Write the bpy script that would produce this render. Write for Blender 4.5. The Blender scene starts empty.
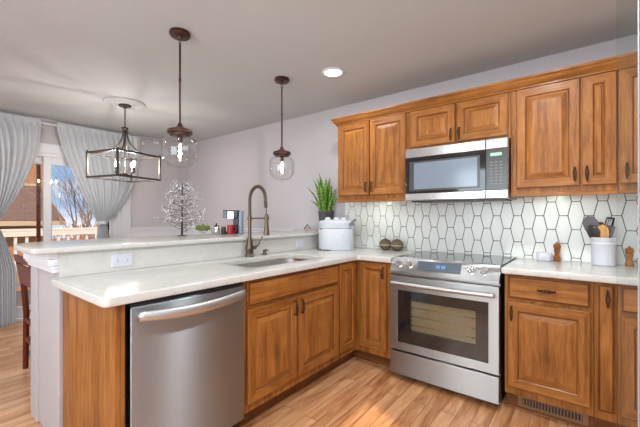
import bpy, bmesh, math, random
from mathutils import Vector, Matrix
random.seed(7)
PI = math.pi
SC = bpy.context.scene
COL = SC.collection

# ------------------------------------------------------------------ camera
cam_d = bpy.data.cameras.new('camera')
cam_d.sensor_width = 36.0
cam_d.lens = 18.898
cam_d.shift_y = 0.0051
cam_d.clip_start = 0.02
cam = bpy.data.objects.new('camera', cam_d)
cam.location = (1.178, -3.056, 1.236)
cam.rotation_euler = (PI / 2, 0, math.radians(38.15))
COL.objects.link(cam)
SC.camera = cam

# ------------------------------------------------------------------ view, world (evening sky), sun, room lamps
SC.view_settings.view_transform = 'Standard'
SC.view_settings.look = 'None'
SC.view_settings.gamma = 1.0
SC.view_settings.use_curve_mapping = False
SC.view_settings.exposure = -0.06

CAN_W = 9.5        # each recessed ceiling lamp, watts
CHAND_E = 720.0      # chandelier bulb emission
PEND_E = 26.0       # pendant filament emission
PUCK_W = 0.35        # under-cabinet puck lamp, watts
SKY_E = 1.3

world = bpy.data.worlds.new('sky')
SC.world = world
world.use_nodes = True
wn = world.node_tree
wn.nodes.clear()
w_out = wn.nodes.new('ShaderNodeOutputWorld')
w_bg = wn.nodes.new('ShaderNodeBackground')
w_tc = wn.nodes.new('ShaderNodeTexCoord')
w_map = wn.nodes.new('ShaderNodeMapping')
w_map.inputs['Scale'].default_value = (3, 3, 7)
w_noise = wn.nodes.new('ShaderNodeTexNoise')
w_noise.inputs['Scale'].default_value = 1.6
w_noise.inputs['Detail'].default_value = 6
w_ramp = wn.nodes.new('ShaderNodeValToRGB')
w_ramp.color_ramp.elements[0].position = 0.46
w_ramp.color_ramp.elements[0].color = (0.30, 0.48, 0.76, 1)
w_ramp.color_ramp.elements[1].position = 0.68
w_ramp.color_ramp.elements[1].color = (0.92, 0.91, 0.92, 1)
wn.links.new(w_tc.outputs['Generated'], w_map.inputs['Vector'])
wn.links.new(w_map.outputs['Vector'], w_noise.inputs['Vector'])
wn.links.new(w_noise.outputs['Fac'], w_ramp.inputs['Fac'])
wn.links.new(w_ramp.outputs['Color'], w_bg.inputs['Color'])
w_bg.inputs['Strength'].default_value = SKY_E
wn.links.new(w_bg.outputs['Background'], w_out.inputs['Surface'])

sun_d = bpy.data.lights.new('sun', 'SUN')
sun_d.energy = 5.0
sun_d.angle = 0.03
sun_d.color = (1.0, 0.78, 0.55)
sun = bpy.data.objects.new('sun', sun_d)
sun.rotation_euler = (math.radians(48), 0, math.radians(65))
sun.location = (6, -4, 8)
COL.objects.link(sun)

# recessed lamps of the room: (x, y); the first is the one in the photograph
CAN_SPOTS = [(-0.475, -0.776), (0.95, -1.20), (-0.10, -2.50), (0.95, -2.75),
             (-0.45, -3.75), (1.0, -3.95), (-2.35, -3.55), (-3.3, -4.0)]
CAN_K = [1.0, 2.4, 0.6, 1.5, 0.8, 1.8, 0.8, 2.4]      # dimmed separately
ZC = 2.45
for (cx_, cy_), ck_ in zip(CAN_SPOTS, CAN_K):
    ld = bpy.data.lights.new('recessed_lamp', 'AREA')
    ld.shape = 'DISK'
    ld.size = 0.14
    ld.energy = CAN_W * ck_
    ld.color = (0.90, 0.96, 1.0)
    lo = bpy.data.objects.new('recessed_lamp', ld)
    lo.location = (cx_, cy_, ZC - 0.016)
    COL.objects.link(lo)

# fill lamps added in made-up windows (right wall and the wall behind the camera): centre, size, facing
FILL_W = 26.0
FILL_LAMPS = [((2.13, -2.9, 1.5), (1.7, 1.3), (0, PI / 2, 0), 0.45), ((0.3, -4.73, 1.5), (2.2, 1.3), (PI / 2, 0, 0), 2.2), ((-2.9, -4.73, 1.5), (1.5, 1.3), (PI / 2, 0, 0), 0.4)]
for wc, ws, wr, wk in FILL_LAMPS:
    ld = bpy.data.lights.new('window_daylight', 'AREA')
    ld.shape = 'RECTANGLE'
    ld.size, ld.size_y = (ws[1], ws[0]) if wr[1] else ws
    ld.energy = FILL_W * wk * ws[0] * ws[1] / 2.2
    ld.color = (0.86, 0.945, 1.0)
    lo = bpy.data.objects.new('window_daylight', ld)
    lo.location = wc
    lo.rotation_euler = wr
    COL.objects.link(lo)

# ------------------------------------------------------------------ helpers
def lin(c):
    return c / 12.92 if c <= 0.04045 else ((c + 0.055) / 1.055) ** 2.4

def rgb(r, g, b):
    return (lin(r / 255), lin(g / 255), lin(b / 255), 1.0)

def mat(name, col, rough=0.5, metal=0.0, spec=0.5, coat=0.0, emit=None, estr=0.0):
    m = bpy.data.materials.new(name)
    m.use_nodes = True
    b = m.node_tree.nodes['Principled BSDF']
    b.inputs['Base Color'].default_value = col
    b.inputs['Roughness'].default_value = rough
    b.inputs['Metallic'].default_value = metal
    b.inputs['Specular IOR Level'].default_value = spec
    b.inputs['Coat Weight'].default_value = coat
    b.inputs['Coat Roughness'].default_value = 0.15
    if emit:
        b.inputs['Emission Color'].default_value = emit
        b.inputs['Emission Strength'].default_value = estr
    return m

def N(m, t, **kw):
    n = m.node_tree.nodes.new(t)
    for k, v in kw.items():
        setattr(n, k, v)
    return n

def L(m, a, b):
    m.node_tree.links.new(a, b)

def coords(m, scale, rot=(0, 0, 0), kind='Object'):
    tc = N(m, 'ShaderNodeTexCoord')
    mp = N(m, 'ShaderNodeMapping')
    mp.inputs['Scale'].default_value = scale
    mp.inputs['Rotation'].default_value = rot
    L(m, tc.outputs[kind], mp.inputs['Vector'])
    return mp.outputs['Vector']

def noise(m, vec, scale=5, detail=4, rough=0.55, dist=0.0):
    n = N(m, 'ShaderNodeTexNoise')
    n.inputs['Scale'].default_value = scale
    n.inputs['Detail'].default_value = detail
    n.inputs['Roughness'].default_value = rough
    n.inputs['Distortion'].default_value = dist
    L(m, vec, n.inputs['Vector'])
    return n

def ramp(m, fac, stops):
    r = N(m, 'ShaderNodeValToRGB')
    e = r.color_ramp.elements
    e[0].position, e[0].color = stops[0]
    e[1].position, e[1].color = stops[-1]
    for p, c in stops[1:-1]:
        k = e.new(p)
        k.color = c
    L(m, fac, r.inputs['Fac'])
    return r.outputs['Color']

def bump(m, height, strength=0.2, dist=0.01):
    b = m.node_tree.nodes['Principled BSDF']
    n = N(m, 'ShaderNodeBump')
    n.inputs['Strength'].default_value = strength
    n.inputs['Distance'].default_value = dist
    L(m, height, n.inputs['Height'])
    L(m, n.outputs['Normal'], b.inputs['Normal'])

def bsdf(m):
    return m.node_tree.nodes['Principled BSDF']

def wood(name, c1, c2, c3, axis=2, rough=0.42, coat=0.04, sc=1.0):
    m = mat(name, c2, rough, coat=coat, spec=0.24)
    s = [17 * sc] * 3
    s[axis] = 1.3 * sc
    v = coords(m, s)
    info = N(m, 'ShaderNodeObjectInfo')
    add = N(m, 'ShaderNodeVectorMath', operation='ADD')
    sc2 = N(m, 'ShaderNodeVectorMath', operation='SCALE')
    comb = N(m, 'ShaderNodeCombineXYZ')
    for k in 'XYZ':
        L(m, info.outputs['Random'], comb.inputs[k])
    L(m, comb.outputs['Vector'], sc2.inputs[0])
    sc2.inputs['Scale'].default_value = 37.0
    L(m, v, add.inputs[0])
    L(m, sc2.outputs['Vector'], add.inputs[1])
    n1 = noise(m, add.outputs['Vector'], 1.6, 8, 0.6, 0.6)
    n2 = noise(m, add.outputs['Vector'], 9.0, 3, 0.5, 0.2)
    mix = N(m, 'ShaderNodeMath', operation='MULTIPLY_ADD')
    L(m, n2.outputs['Fac'], mix.inputs[0])
    mix.inputs[1].default_value = 0.35
    L(m, n1.outputs['Fac'], mix.inputs[2])
    n3 = noise(m, coords(m, (7, 7, 4)), 1.5, 5, 0.6)
    mix2 = N(m, 'ShaderNodeMath', operation='MULTIPLY_ADD')
    L(m, n3.outputs['Fac'], mix2.inputs[0])
    mix2.inputs[1].default_value = 0.34
    L(m, mix.outputs[0], mix2.inputs[2])
    mix = N(m, 'ShaderNodeMath', operation='SUBTRACT')
    L(m, mix2.outputs[0], mix.inputs[0])
    mix.inputs[1].default_value = 0.17
    col = ramp(m, mix.outputs[0], [(0.40, c1), (0.66, c2), (0.95, c3)])
    L(m, col, bsdf(m).inputs['Base Color'])
    bump(m, n2.outputs['Fac'], 0.03, 0.003)
    return m

def thin_glass(name, tint=(1, 1, 1, 1), ior=1.45, rough=0.0, gain=1.0):
    m = bpy.data.materials.new(name)
    m.use_nodes = True
    nt = m.node_tree
    nt.nodes.clear()
    out = N(m, 'ShaderNodeOutputMaterial')
    mx = N(m, 'ShaderNodeMixShader')
    tr = N(m, 'ShaderNodeBsdfTransparent')
    tr.inputs['Color'].default_value = tint
    gl = N(m, 'ShaderNodeBsdfGlossy')
    gl.inputs['Roughness'].default_value = rough
    fr = N(m, 'ShaderNodeLayerWeight')
    fr.inputs['Blend'].default_value = 0.5
    pw = N(m, 'ShaderNodeMath', operation='POWER')
    pw.inputs[1].default_value = 4.5
    L(m, fr.outputs['Facing'], pw.inputs[0])
    mu = N(m, 'ShaderNodeMath', operation='MULTIPLY_ADD')
    mu.use_clamp = True
    mu.inputs[1].default_value = 0.8 * gain
    mu.inputs[2].default_value = ((ior - 1) / (ior + 1)) ** 2
    L(m, pw.outputs[0], mu.inputs[0])
    L(m, mu.outputs[0], mx.inputs['Fac'])
    L(m, tr.outputs['BSDF'], mx.inputs[1])
    L(m, gl.outputs['BSDF'], mx.inputs[2])
    L(m, mx.outputs['Shader'], out.inputs['Surface'])
    return m

def thing(name, label, cat, loc=(0, 0, 0), rz=0.0, group=None, kind=None):
    o = bpy.data.objects.new(name, None)
    o.empty_display_size = 0.1
    o.location = loc
    o.rotation_euler = (0, 0, rz)
    COL.objects.link(o)
    tag(o, label, cat, group, kind)
    return o

def tag(o, label=None, cat=None, group=None, kind=None):
    if label:
        o['label'] = label
    if cat:
        o['category'] = cat
    if group:
        o['group'] = group
    if kind:
        o['kind'] = kind
    return o

def obj(name, bm, m, parent=None, local=False, bevel=0.0, seg=2, smooth=False, loc=None, rz=0.0, label=None, recalc=True):
    """link bm as ONE mesh object; without local its coordinates are world ones (unrotated parents)"""
    if recalc:
        bmesh.ops.recalc_face_normals(bm, faces=bm.faces)
    if parent is not None and not local:
        p, off = parent, Vector((0, 0, 0))
        while p is not None:
            off += Vector(p.location)
            p = p.parent
        bmesh.ops.translate(bm, vec=-off, verts=bm.verts)
    me = bpy.data.meshes.new(name)
    bm.to_mesh(me)
    bm.free()
    o = bpy.data.objects.new(name, me)
    for k in (m if isinstance(m, (list, tuple)) else [m]):
        me.materials.append(k)
    if smooth:
        for p in me.polygons:
            p.use_smooth = True
    if smooth == 'auto':
        me.set_sharp_from_angle(angle=math.radians(38))
    COL.objects.link(o)
    if parent is not None:
        o.parent = parent
    if loc:
        o.location = loc
    if rz:
        o.rotation_euler = (0, 0, rz)
    if bevel:
        b = o.modifiers.new('bevel', 'BEVEL')
        b.width = bevel
        b.segments = seg
        b.limit_method = 'ANGLE'
        b.angle_limit = math.radians(40)
        b.harden_normals = False
    if label:
        o['label'] = label
    return o

def struct(name, bm, m, **kw):
    o = obj(name, bm, m, **kw)
    o['kind'] = 'structure'
    return o

def B():
    return bmesh.new()

def box(bm, x0, y0, z0, x1, y1, z1, mi=0):
    vs = [bm.verts.new((x, y, z)) for z in (z0, z1) for y in (y0, y1) for x in (x0, x1)]
    for f in ((0, 2, 3, 1), (4, 5, 7, 6), (0, 1, 5, 4), (2, 6, 7, 3), (0, 4, 6, 2), (1, 3, 7, 5)):
        fa = bm.faces.new([vs[i] for i in f])
        fa.material_index = mi
    return bm

def bx(*a):
    return box(B(), *a)

def loft(bm, loops, closed=True, cap0=True, cap1=True, mis=None):
    rows = [[bm.verts.new(p) for p in lp] for lp in loops]
    n = len(rows[0])
    for k in range(len(rows) - 1):
        for i in range(n if closed else n - 1):
            j = (i + 1) % n
            f = bm.faces.new((rows[k][i], rows[k][j], rows[k + 1][j], rows[k + 1][i]))
            if mis:
                f.material_index = mis[k](i) if callable(mis[k]) else mis[k]
    if cap0:
        bm.faces.new(list(reversed(rows[0])))
    if cap1:
        f = bm.faces.new(rows[-1])
        if mis and len(mis) >= len(rows):
            f.material_index = mis[len(rows) - 1]
    return bm

def lathe(bm, prof, n=32, c=(0, 0, 0), cap0=True, cap1=True):
    loops = [[(c[0] + r * math.cos(2 * PI * i / n), c[1] + r * math.sin(2 * PI * i / n), c[2] + z) for i in range(n)] for r, z in prof]
    return loft(bm, loops, True, cap0, cap1)

def tube(bm, pts, r, n=8, cap=True, closed=False):
    pts = [Vector(p) for p in pts]
    if not isinstance(r, (list, tuple)):
        r = [r] * len(pts)
    m = len(pts)
    tg = []
    for i in range(m):
        a = pts[(i - 1) % m] if (closed or i > 0) else pts[0]
        b = pts[(i + 1) % m] if (closed or i < m - 1) else pts[-1]
        t = b - a
        tg.append(t.normalized() if t.length > 1e-9 else Vector((0, 0, 1)))
    up = Vector((0, 0, 1)) if abs(tg[0].z) < 0.9 else Vector((1, 0, 0))
    nrm = (up - tg[0] * up.dot(tg[0])).normalized()
    rows = []
    for i in range(m):
        nrm = nrm - tg[i] * nrm.dot(tg[i])
        nrm = nrm.normalized() if nrm.length > 1e-6 else tg[i].orthogonal().normalized()
        bi = tg[i].cross(nrm)
        rows.append([bm.verts.new(pts[i] + (nrm * math.cos(2 * PI * k / n) + bi * math.sin(2 * PI * k / n)) * r[i]) for k in range(n)])
    for i in range(m if closed else m - 1):
        a, b = rows[i], rows[(i + 1) % m]
        for k in range(n):
            bm.faces.new((a[k], a[(k + 1) % n], b[(k + 1) % n], b[k]))
    if cap and not closed:
        bm.faces.new(list(reversed(rows[0])))
        bm.faces.new(rows[-1])
    return bm

def prism(bm, poly, z0, z1):
    return loft(bm, [[(x, y, z0) for x, y in poly], [(x, y, z1) for x, y in poly]])

def rrect(x0, y0, x1, y1, r, n=6):
    pts = []
    for cx, cy, a in ((x1 - r, y1 - r, 0), (x0 + r, y1 - r, 90), (x0 + r, y0 + r, 180), (x1 - r, y0 + r, 270)):
        for i in range(n + 1):
            t = math.radians(a + 90 * i / n)
            pts.append((cx + r * math.cos(t), cy + r * math.sin(t)))
    return pts

def slab(outlines, z0, z1, bev=0.006):
    """flat slab with holes and a rounded edge, returned as a bmesh in world coordinates"""
    cu = bpy.data.curves.new('tmp', 'CURVE')
    cu.dimensions = '2D'
    cu.fill_mode = 'BOTH'
    cu.extrude = (z1 - z0) / 2 - bev
    cu.bevel_depth = bev
    cu.bevel_resolution = 3
    cu.offset = -bev
    for pl in outlines:
        s = cu.splines.new('POLY')
        s.points.add(len(pl) - 1)
        for p, (x, y) in zip(s.points, pl):
            p.co = (x, y, 0, 1)
        s.use_cyclic_u = True
    o = bpy.data.objects.new('tmp', cu)
    COL.objects.link(o)
    dg = bpy.context.evaluated_depsgraph_get()
    me = bpy.data.meshes.new_from_object(o.evaluated_get(dg))
    bm = bmesh.new()
    bm.from_mesh(me)
    bmesh.ops.remove_doubles(bm, verts=bm.verts, dist=1e-5)
    bmesh.ops.translate(bm, vec=(0, 0, (z0 + z1) / 2), verts=bm.verts)
    bpy.data.objects.remove(o)
    bpy.data.meshes.remove(me)
    return bm

def xform(bm, mtx):
    bmesh.ops.transform(bm, matrix=mtx, verts=bm.verts)
    return bm

# ------------------------------------------------------------------ materials
W1, W2, W3 = rgb(98, 55, 20), rgb(146, 90, 39), rgb(178, 118, 60)
M_wood = wood('honey_wood', W1, W2, W3, 2)
M_wood_x = wood('honey_wood_sideways', W1, W2, W3, 0)
M_wood_y = wood('honey_wood_along', W1, W2, W3, 1)
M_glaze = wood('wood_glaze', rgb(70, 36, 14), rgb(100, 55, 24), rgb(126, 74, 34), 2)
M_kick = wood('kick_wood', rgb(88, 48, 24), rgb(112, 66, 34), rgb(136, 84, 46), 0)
M_cherry = wood('cherry_wood', rgb(66, 24, 14), rgb(96, 38, 22), rgb(126, 56, 32), 2)

def make_floor():
    m = mat('plank_floor', rgb(196, 146, 100), 0.33, coat=0.12)
    tc = N(m, 'ShaderNodeTexCoord')
    mp = N(m, 'ShaderNodeMapping')
    mp.inputs['Rotation'].default_value = (0, 0, PI / 2)
    L(m, tc.outputs['Object'], mp.inputs['Vector'])
    br = N(m, 'ShaderNodeTexBrick')
    br.offset = 0.37
    br.offset_frequency = 2
    br.inputs['Scale'].default_value = 1.0
    br.inputs['Brick Width'].default_value = 0.9
    br.inputs['Row Height'].default_value = 0.092
    br.inputs['Mortar Size'].default_value = 0.0016
    br.inputs['Mortar Smooth'].default_value = 0.1
    br.inputs['Bias'].default_value = 0.0
    br.inputs['Color1'].default_value = (0, 0, 0, 1)
    br.inputs['Color2'].default_value = (1, 1, 1, 1)
    br.inputs['Mortar'].default_value = (0.5, 0.5, 0.5, 1)
    L(m, mp.outputs['Vector'], br.inputs['Vector'])
    v = coords(m, (7.5, 0.9, 1))
    vm = N(m, 'ShaderNodeVectorMath', operation='ADD')
    sc = N(m, 'ShaderNodeVectorMath', operation='SCALE')
    sc.inputs['Scale'].default_value = 23.0
    L(m, br.outputs['Color'], sc.inputs[0])
    L(m, v, vm.inputs[0])
    L(m, sc.outputs['Vector'], vm.inputs[1])
    n1 = noise(m, vm.outputs['Vector'], 1.5, 8, 0.62, 0.9)
    n2 = noise(m, vm.outputs['Vector'], 9, 3, 0.5)
    ma = N(m, 'ShaderNodeMath', operation='MULTIPLY_ADD')
    L(m, n2.outputs['Fac'], ma.inputs[0])
    ma.inputs[1].default_value = 0.3
    L(m, n1.outputs['Fac'], ma.inputs[2])
    mb = N(m, 'ShaderNodeMath', operation='MULTIPLY_ADD')
    L(m, br.outputs['Color'], mb.inputs[0])
    mb.inputs[1].default_value = 0.20
    L(m, ma.outputs[0], mb.inputs[2])
    col = ramp(m, mb.outputs[0], [(0.40, rgb(98, 54, 28)), (0.56, rgb(158, 101, 60)), (0.76, rgb(196, 141, 97)), (1.0, rgb(220, 172, 130))])
    mx = N(m, 'ShaderNodeMix', data_type='RGBA')
    L(m, br.outputs['Fac'], mx.inputs['Factor'])
    L(m, col, mx.inputs['A'])
    mx.inputs['B'].default_value = rgb(104, 66, 38)
    L(m, mx.outputs['Result'], bsdf(m).inputs['Base Color'])
    bump(m, n2.outputs['Fac'], 0.06, 0.004)
    return m
M_floor = make_floor()

M_ceil = mat('ceiling_paint', rgb(198, 200, 200), 0.9, spec=0.2)
bump(M_ceil, noise(M_ceil, coords(M_ceil, (1, 1, 1)), 46, 5, 0.6).outputs['Fac'], 0.13, 0.01)
M_wall = mat('lilac_paint', rgb(201, 194, 196), 0.85, spec=0.25)
bump(M_wall, noise(M_wall, coords(M_wall, (1, 1, 1)), 70, 3).outputs['Fac'], 0.1, 0.004)
M_white = mat('white_trim', rgb(228, 228, 230), 0.45)
M_post = mat('post_paint', rgb(184, 178, 180), 0.5)

def make_quartz():
    m = mat('white_quartz', rgb(232, 230, 222), 0.16, spec=0.5)
    n = noise(m, coords(m, (1, 1, 1)), 3.2, 9, 0.65, 1.4)
    col = ramp(m, n.outputs['Fac'], [(0.30, rgb(198, 194, 187)), (0.48, rgb(203, 199, 193)), (0.505, rgb(196, 191, 183)), (0.53, rgb(203, 199, 193)), (0.8, rgb(206, 203, 197))])
    L(m, col, bsdf(m).inputs['Base Color'])
    return m
M_quartz = make_quartz()
M_tile = mat('glazed_tile', rgb(232, 232, 226), 0.22)
M_grout = mat('dark_grout', rgb(80, 70, 58), 0.85)

def steel(name, col, rough, axis, amount=0.05):
    m = mat(name, col, rough, 1.0)
    s = [220.0] * 3
    s[axis] = 2.0
    n = noise(m, coords(m, s), 1.0, 4, 0.6)
    mr = N(m, 'ShaderNodeMapRange')
    mr.inputs['To Min'].default_value = rough - amount * 0.5
    mr.inputs['To Max'].default_value = rough + amount
    L(m, n.outputs['Fac'], mr.inputs['Value'])
    L(m, mr.outputs['Result'], bsdf(m).inputs['Roughness'])
    bump(m, n.outputs['Fac'], 0.03, 0.002)
    tg = N(m, 'ShaderNodeTangent', direction_type='RADIAL', axis='Z')
    L(m, tg.outputs['Tangent'], bsdf(m).inputs['Tangent'])
    bsdf(m).inputs['Anisotropic'].default_value = 1.0
    bsdf(m).inputs['Anisotropic Rotation'].default_value = 0.25
    return m
M_steel_y = steel('brushed_steel_upright', rgb(170, 176, 182), 0.40, 1)
M_steel_x = steel('brushed_steel', rgb(180, 179, 177), 0.40, 0)
M_steel_m = mat('satin_handle_steel', rgb(190, 189, 187), 0.42, 1.0)
M_steel_s = mat('polished_steel', rgb(214, 213, 211), 0.2, 1.0)
M_sink = mat('satin_steel', rgb(178, 175, 168), 0.55, 1.0)
M_bronze = mat('oiled_bronze', rgb(112, 96, 80), 0.36, 0.85)
M_copper = mat('dark_copper', rgb(78, 50, 40), 0.35, 0.6)
M_pull = mat('dark_pull', rgb(62, 48, 40), 0.4, 0.8)
M_iron = mat('grey_iron', rgb(78, 72, 68), 0.45, 0.6)
M_black = mat('black_plastic', rgb(24, 24, 26), 0.35)
M_dark = mat('dark_glass', rgb(30, 28, 28), 0.06, spec=0.7)
M_ceran = mat('cooktop_glass', rgb(46, 46, 48), 0.05, spec=1.0)
M_panelgrey = mat('panel_grey', rgb(70, 68, 66), 0.22)
M_disp = mat('display_slate', rgb(84, 92, 102), 0.15)
M_led = mat('led_digits', rgb(120, 170, 230), 0.4, emit=rgb(120, 180, 255), estr=0.6)
M_lcd = mat('lcd_green', rgb(150, 190, 160), 0.4, emit=rgb(150, 200, 165), estr=0.35)
M_mwglass = mat('microwave_screen', rgb(122, 134, 146), 0.12, spec=0.7)
M_print = mat('grey_print', rgb(128, 126, 124), 0.5)
M_oven = mat('oven_enamel', rgb(170, 160, 132), 0.4)
M_rack = mat('oven_rack', rgb(205, 200, 185), 0.25, 1.0)
M_ovenglass = thin_glass('oven_window_glass', (0.86, 0.84, 0.80, 1), 1.5)
M_glass = thin_glass('clear_glass', (0.97, 0.985, 0.98, 1), 1.5)
M_jar = thin_glass('pendant_glass', (0.985, 0.995, 0.99, 1), 1.5, 0.0, 1.2)
M_pane = thin_glass('window_glass', (0.97, 0.98, 0.98, 1), 1.45, 0.0, 0.9)
M_edge = thin_glass('panel_glass', (0.93, 0.955, 0.95, 1), 1.45)
M_plastic = mat('white_plastic', rgb(210, 210, 215), 0.4)
M_greyband = mat('grey_plastic', rgb(198, 201, 207), 0.35)
M_cord = mat('brown_cord', rgb(80, 66, 58), 0.6)
M_plate = mat('outlet_plastic', rgb(204, 204, 210), 0.4)
M_crock = mat('white_ceramic', rgb(212, 212, 217), 0.3)
M_leaf = mat('leaf_green', rgb(86, 134, 42), 0.4)
_lf = noise(M_leaf, coords(M_leaf, (10, 10, 26)), 3.0, 3)
L(M_leaf, ramp(M_leaf, _lf.outputs['Fac'], [(0.35, rgb(52, 96, 30)), (0.5, rgb(96, 148, 44)), (0.7, rgb(158, 190, 84))]), bsdf(M_leaf).inputs['Base Color'])
M_pot = mat('slate_pot', rgb(86, 82, 84), 0.6)
M_red = mat('red_glaze', rgb(176, 28, 32), 0.3)
M_moss = mat('moss_green', rgb(112, 120, 58), 0.8)
M_olive = wood('brown_turned_wood', rgb(98, 52, 20), rgb(146, 88, 36), rgb(180, 120, 58), 2)
M_spoon = wood('spoon_wood', rgb(168, 112, 58), rgb(204, 150, 90), rgb(222, 176, 116), 2)
M_nylon = mat('grey_nylon', rgb(112, 112, 116), 0.4)
M_darknylon = mat('dark_nylon', rgb(52, 46, 42), 0.4)
M_rug = mat('blue_grey_rug', rgb(104, 116, 128), 0.95)
bump(M_rug, noise(M_rug, coords(M_rug, (1, 1, 1)), 160, 2).outputs['Fac'], 0.5, 0.01)
M_stone = mat('ornament_weave', rgb(104, 88, 66), 0.7)
_sv = N(M_stone, 'ShaderNodeTexVoronoi')
_sv.inputs['Scale'].default_value = 80
L(M_stone, coords(M_stone, (1, 1, 2)), _sv.inputs['Vector'])
L(M_stone, ramp(M_stone, _sv.outputs['Distance'], [(0.1, rgb(48, 38, 28)), (0.5, rgb(92, 78, 56)), (0.9, rgb(136, 120, 92))]), bsdf(M_stone).inputs['Base Color'])
bump(M_stone, _sv.outputs['Distance'], 0.6, 0.006)
M_stoneband = mat('ornament_band', rgb(178, 162, 128), 0.6)
M_bulb = mat('lit_bulb', (1, 1, 1, 1), 0.4, emit=(1.0, 0.93, 0.86, 1), estr=CHAND_E)
M_fil = mat('lit_filament', (1, 1, 1, 1), 0.4, emit=(1.0, 0.80, 0.58, 1), estr=PEND_E)
M_lens = mat('lamp_lens', (1, 1, 1, 1), 0.4, emit=(1.0, 0.97, 0.92, 1), estr=4.0)

def make_cloth():
    m = bpy.data.materials.new('sheer_cloth')
    m.use_nodes = True
    m.node_tree.nodes.clear()
    out = N(m, 'ShaderNodeOutputMaterial')
    mx = N(m, 'ShaderNodeMixShader')
    mx.inputs['Fac'].default_value = 0.22
    d = N(m, 'ShaderNodeBsdfDiffuse')
    d.inputs['Color'].default_value = rgb(222, 225, 228)
    t = N(m, 'ShaderNodeBsdfTranslucent')
    t.inputs['Color'].default_value = rgb(232, 226, 222)
    L(m, d.outputs[0], mx.inputs[1])
    L(m, t.outputs[0], mx.inputs[2])
    L(m, mx.outputs[0], out.inputs['Surface'])
    return m
M_cloth = make_cloth()
M_shingle = mat('brown_shingle', rgb(128, 98, 86), 0.9)
_sb = N(M_shingle, 'ShaderNodeTexBrick')
_sb.inputs['Scale'].default_value = 3.0
_sb.inputs['Color1'].default_value = rgb(134, 104, 90)
_sb.inputs['Color2'].default_value = rgb(112, 84, 74)
_sb.inputs['Mortar'].default_value = rgb(92, 70, 62)
L(M_shingle, coords(M_shingle, (1, 1, 1), (0, 0, PI / 2)), _sb.inputs['Vector'])
L(M_shingle, _sb.outputs['Color'], bsdf(M_shingle).inputs['Base Color'])
M_siding = mat('tan_siding', rgb(176, 130, 92), 0.8)
M_fascia = mat('cream_fascia', rgb(200, 176, 150), 0.7)
M_bark = mat('pale_bark', rgb(158, 134, 120), 0.9)
M_twig = mat('rust_twig', rgb(196, 124, 76), 0.9)
M_deck = wood('deck_board', rgb(150, 120, 100), rgb(172, 140, 116), rgb(190, 160, 136), 1, 0.8, 0)
M_rail = mat('rail_paint', rgb(232, 226, 216), 0.6)
M_soil = mat('dry_lawn', rgb(150, 122, 92), 1.0)
_so = noise(M_soil, coords(M_soil, (1, 1, 1)), 2.2, 8, 0.7)
L(M_soil, ramp(M_soil, _so.outputs['Fac'], [(0.35, rgb(110, 84, 60)), (0.55, rgb(164, 132, 98)), (0.75, rgb(196, 176, 146))]), bsdf(M_soil).inputs['Base Color'])

# ------------------------------------------------------------------ setting: room shell
XW, XR, YF = -4.06, 2.1, -4.7      # window wall, right wall, wall behind the camera
struct('floor', bx(XW - 0.15, YF - 0.15, -0.1, XR + 0.15, 0.15, 0.0), M_floor)
struct('ceiling', bx(XW - 0.15, YF - 0.15, ZC, XR + 0.15, 0.15, ZC + 0.12), M_ceil)
struct('wall_back', bx(XW - 0.15, 0, 0, XR + 0.15, 0.15, ZC), M_wall)
def pierced(name, axis, lo, hi, c0, c1, holes):  # wall with made-up window openings, added for the fill lamps
    b = B()
    def piece(a0, z0, a1, z1):
        if axis == 'x':
            box(b, c0, a0, z0, c1, a1, z1)
        else:
            box(b, a0, c0, z0, a1, c1, z1)
    a = lo
    for h0, h1, z0, z1 in holes:
        piece(a, 0, h0, ZC)
        piece(h0, 0, h1, z0)
        piece(h0, z1, h1, ZC)
        a = h1
    piece(a, 0, hi, ZC)
    struct(name, b, M_wall)
    for h0, h1, z0, z1 in holes:
        global WIN_N
        WIN_N += 1
        w = bpy.data.objects.new('window_%d' % WIN_N, None)  # unseen window, added only to carry fill light into the room
        w['kind'] = 'structure'
        COL.objects.link(w)
        f = B()
        e0, e1 = (c0, c0 + 0.03) if axis == 'x' else (c1 - 0.03, c1)
        for q in ((h0 - 0.07, z0 - 0.07, h0, z1 + 0.07), (h1, z0 - 0.07, h1 + 0.07, z1 + 0.07), (h0, z0 - 0.07, h1, z0), (h0, z1, h1, z1 + 0.07)):
            d0, d1 = (c0 - 0.02, c0 + 0.03) if axis == 'x' else (c1 - 0.03, c1 + 0.02)
            if axis == 'x':
                box(f, d0, q[0], q[1], d1, q[2], q[3])
            else:
                box(f, q[0], d0, q[1], q[2], d1, q[3])
        m0 = (h0 + h1) / 2
        d0, d1 = (c0 + 0.005, c0 + 0.02) if axis == 'x' else (c1 - 0.02, c1 - 0.005)
        if axis == 'x':
            box(f, d0, m0 - 0.025, z0, d1, m0 + 0.025, z1)
        else:
            box(f, m0 - 0.025, d0, z0, m0 + 0.025, d1, z1)
        obj('window_frame', f, M_white, w)
        p0, p1 = (c0 + 0.01, c0 + 0.014) if axis == 'x' else (c1 - 0.014, c1 - 0.01)
        obj('pane', bx(p0, h0, z0, p1, h1, z1) if axis == 'x' else bx(h0, p0, z0, h1, p1, z1), M_pane, w)
WIN_N = 0
pierced('wall_right', 'x', YF, 0, XR, XR + 0.15, [(-2.9 - 0.87, -2.9 + 0.87, 0.83, 2.17)])
pierced('wall_front', 'y', XW - 0.15, XR + 0.15, YF - 0.15, YF, [(-2.9 - 0.77, -2.9 + 0.77, 0.83, 2.17), (0.3 - 1.12, 0.3 + 1.12, 0.83, 2.17)])
DY0, DY1, DZ = -2.80, -1.02, 2.03    # opening of the sliding door
wl = B()
box(wl, XW - 0.15, YF, 0, XW, DY0, ZC)
box(wl, XW - 0.15, DY1, 0, XW, 0, ZC)
box(wl, XW - 0.15, DY0, DZ, XW, DY1, ZC)
struct('wall_left', wl, M_wall)

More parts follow.
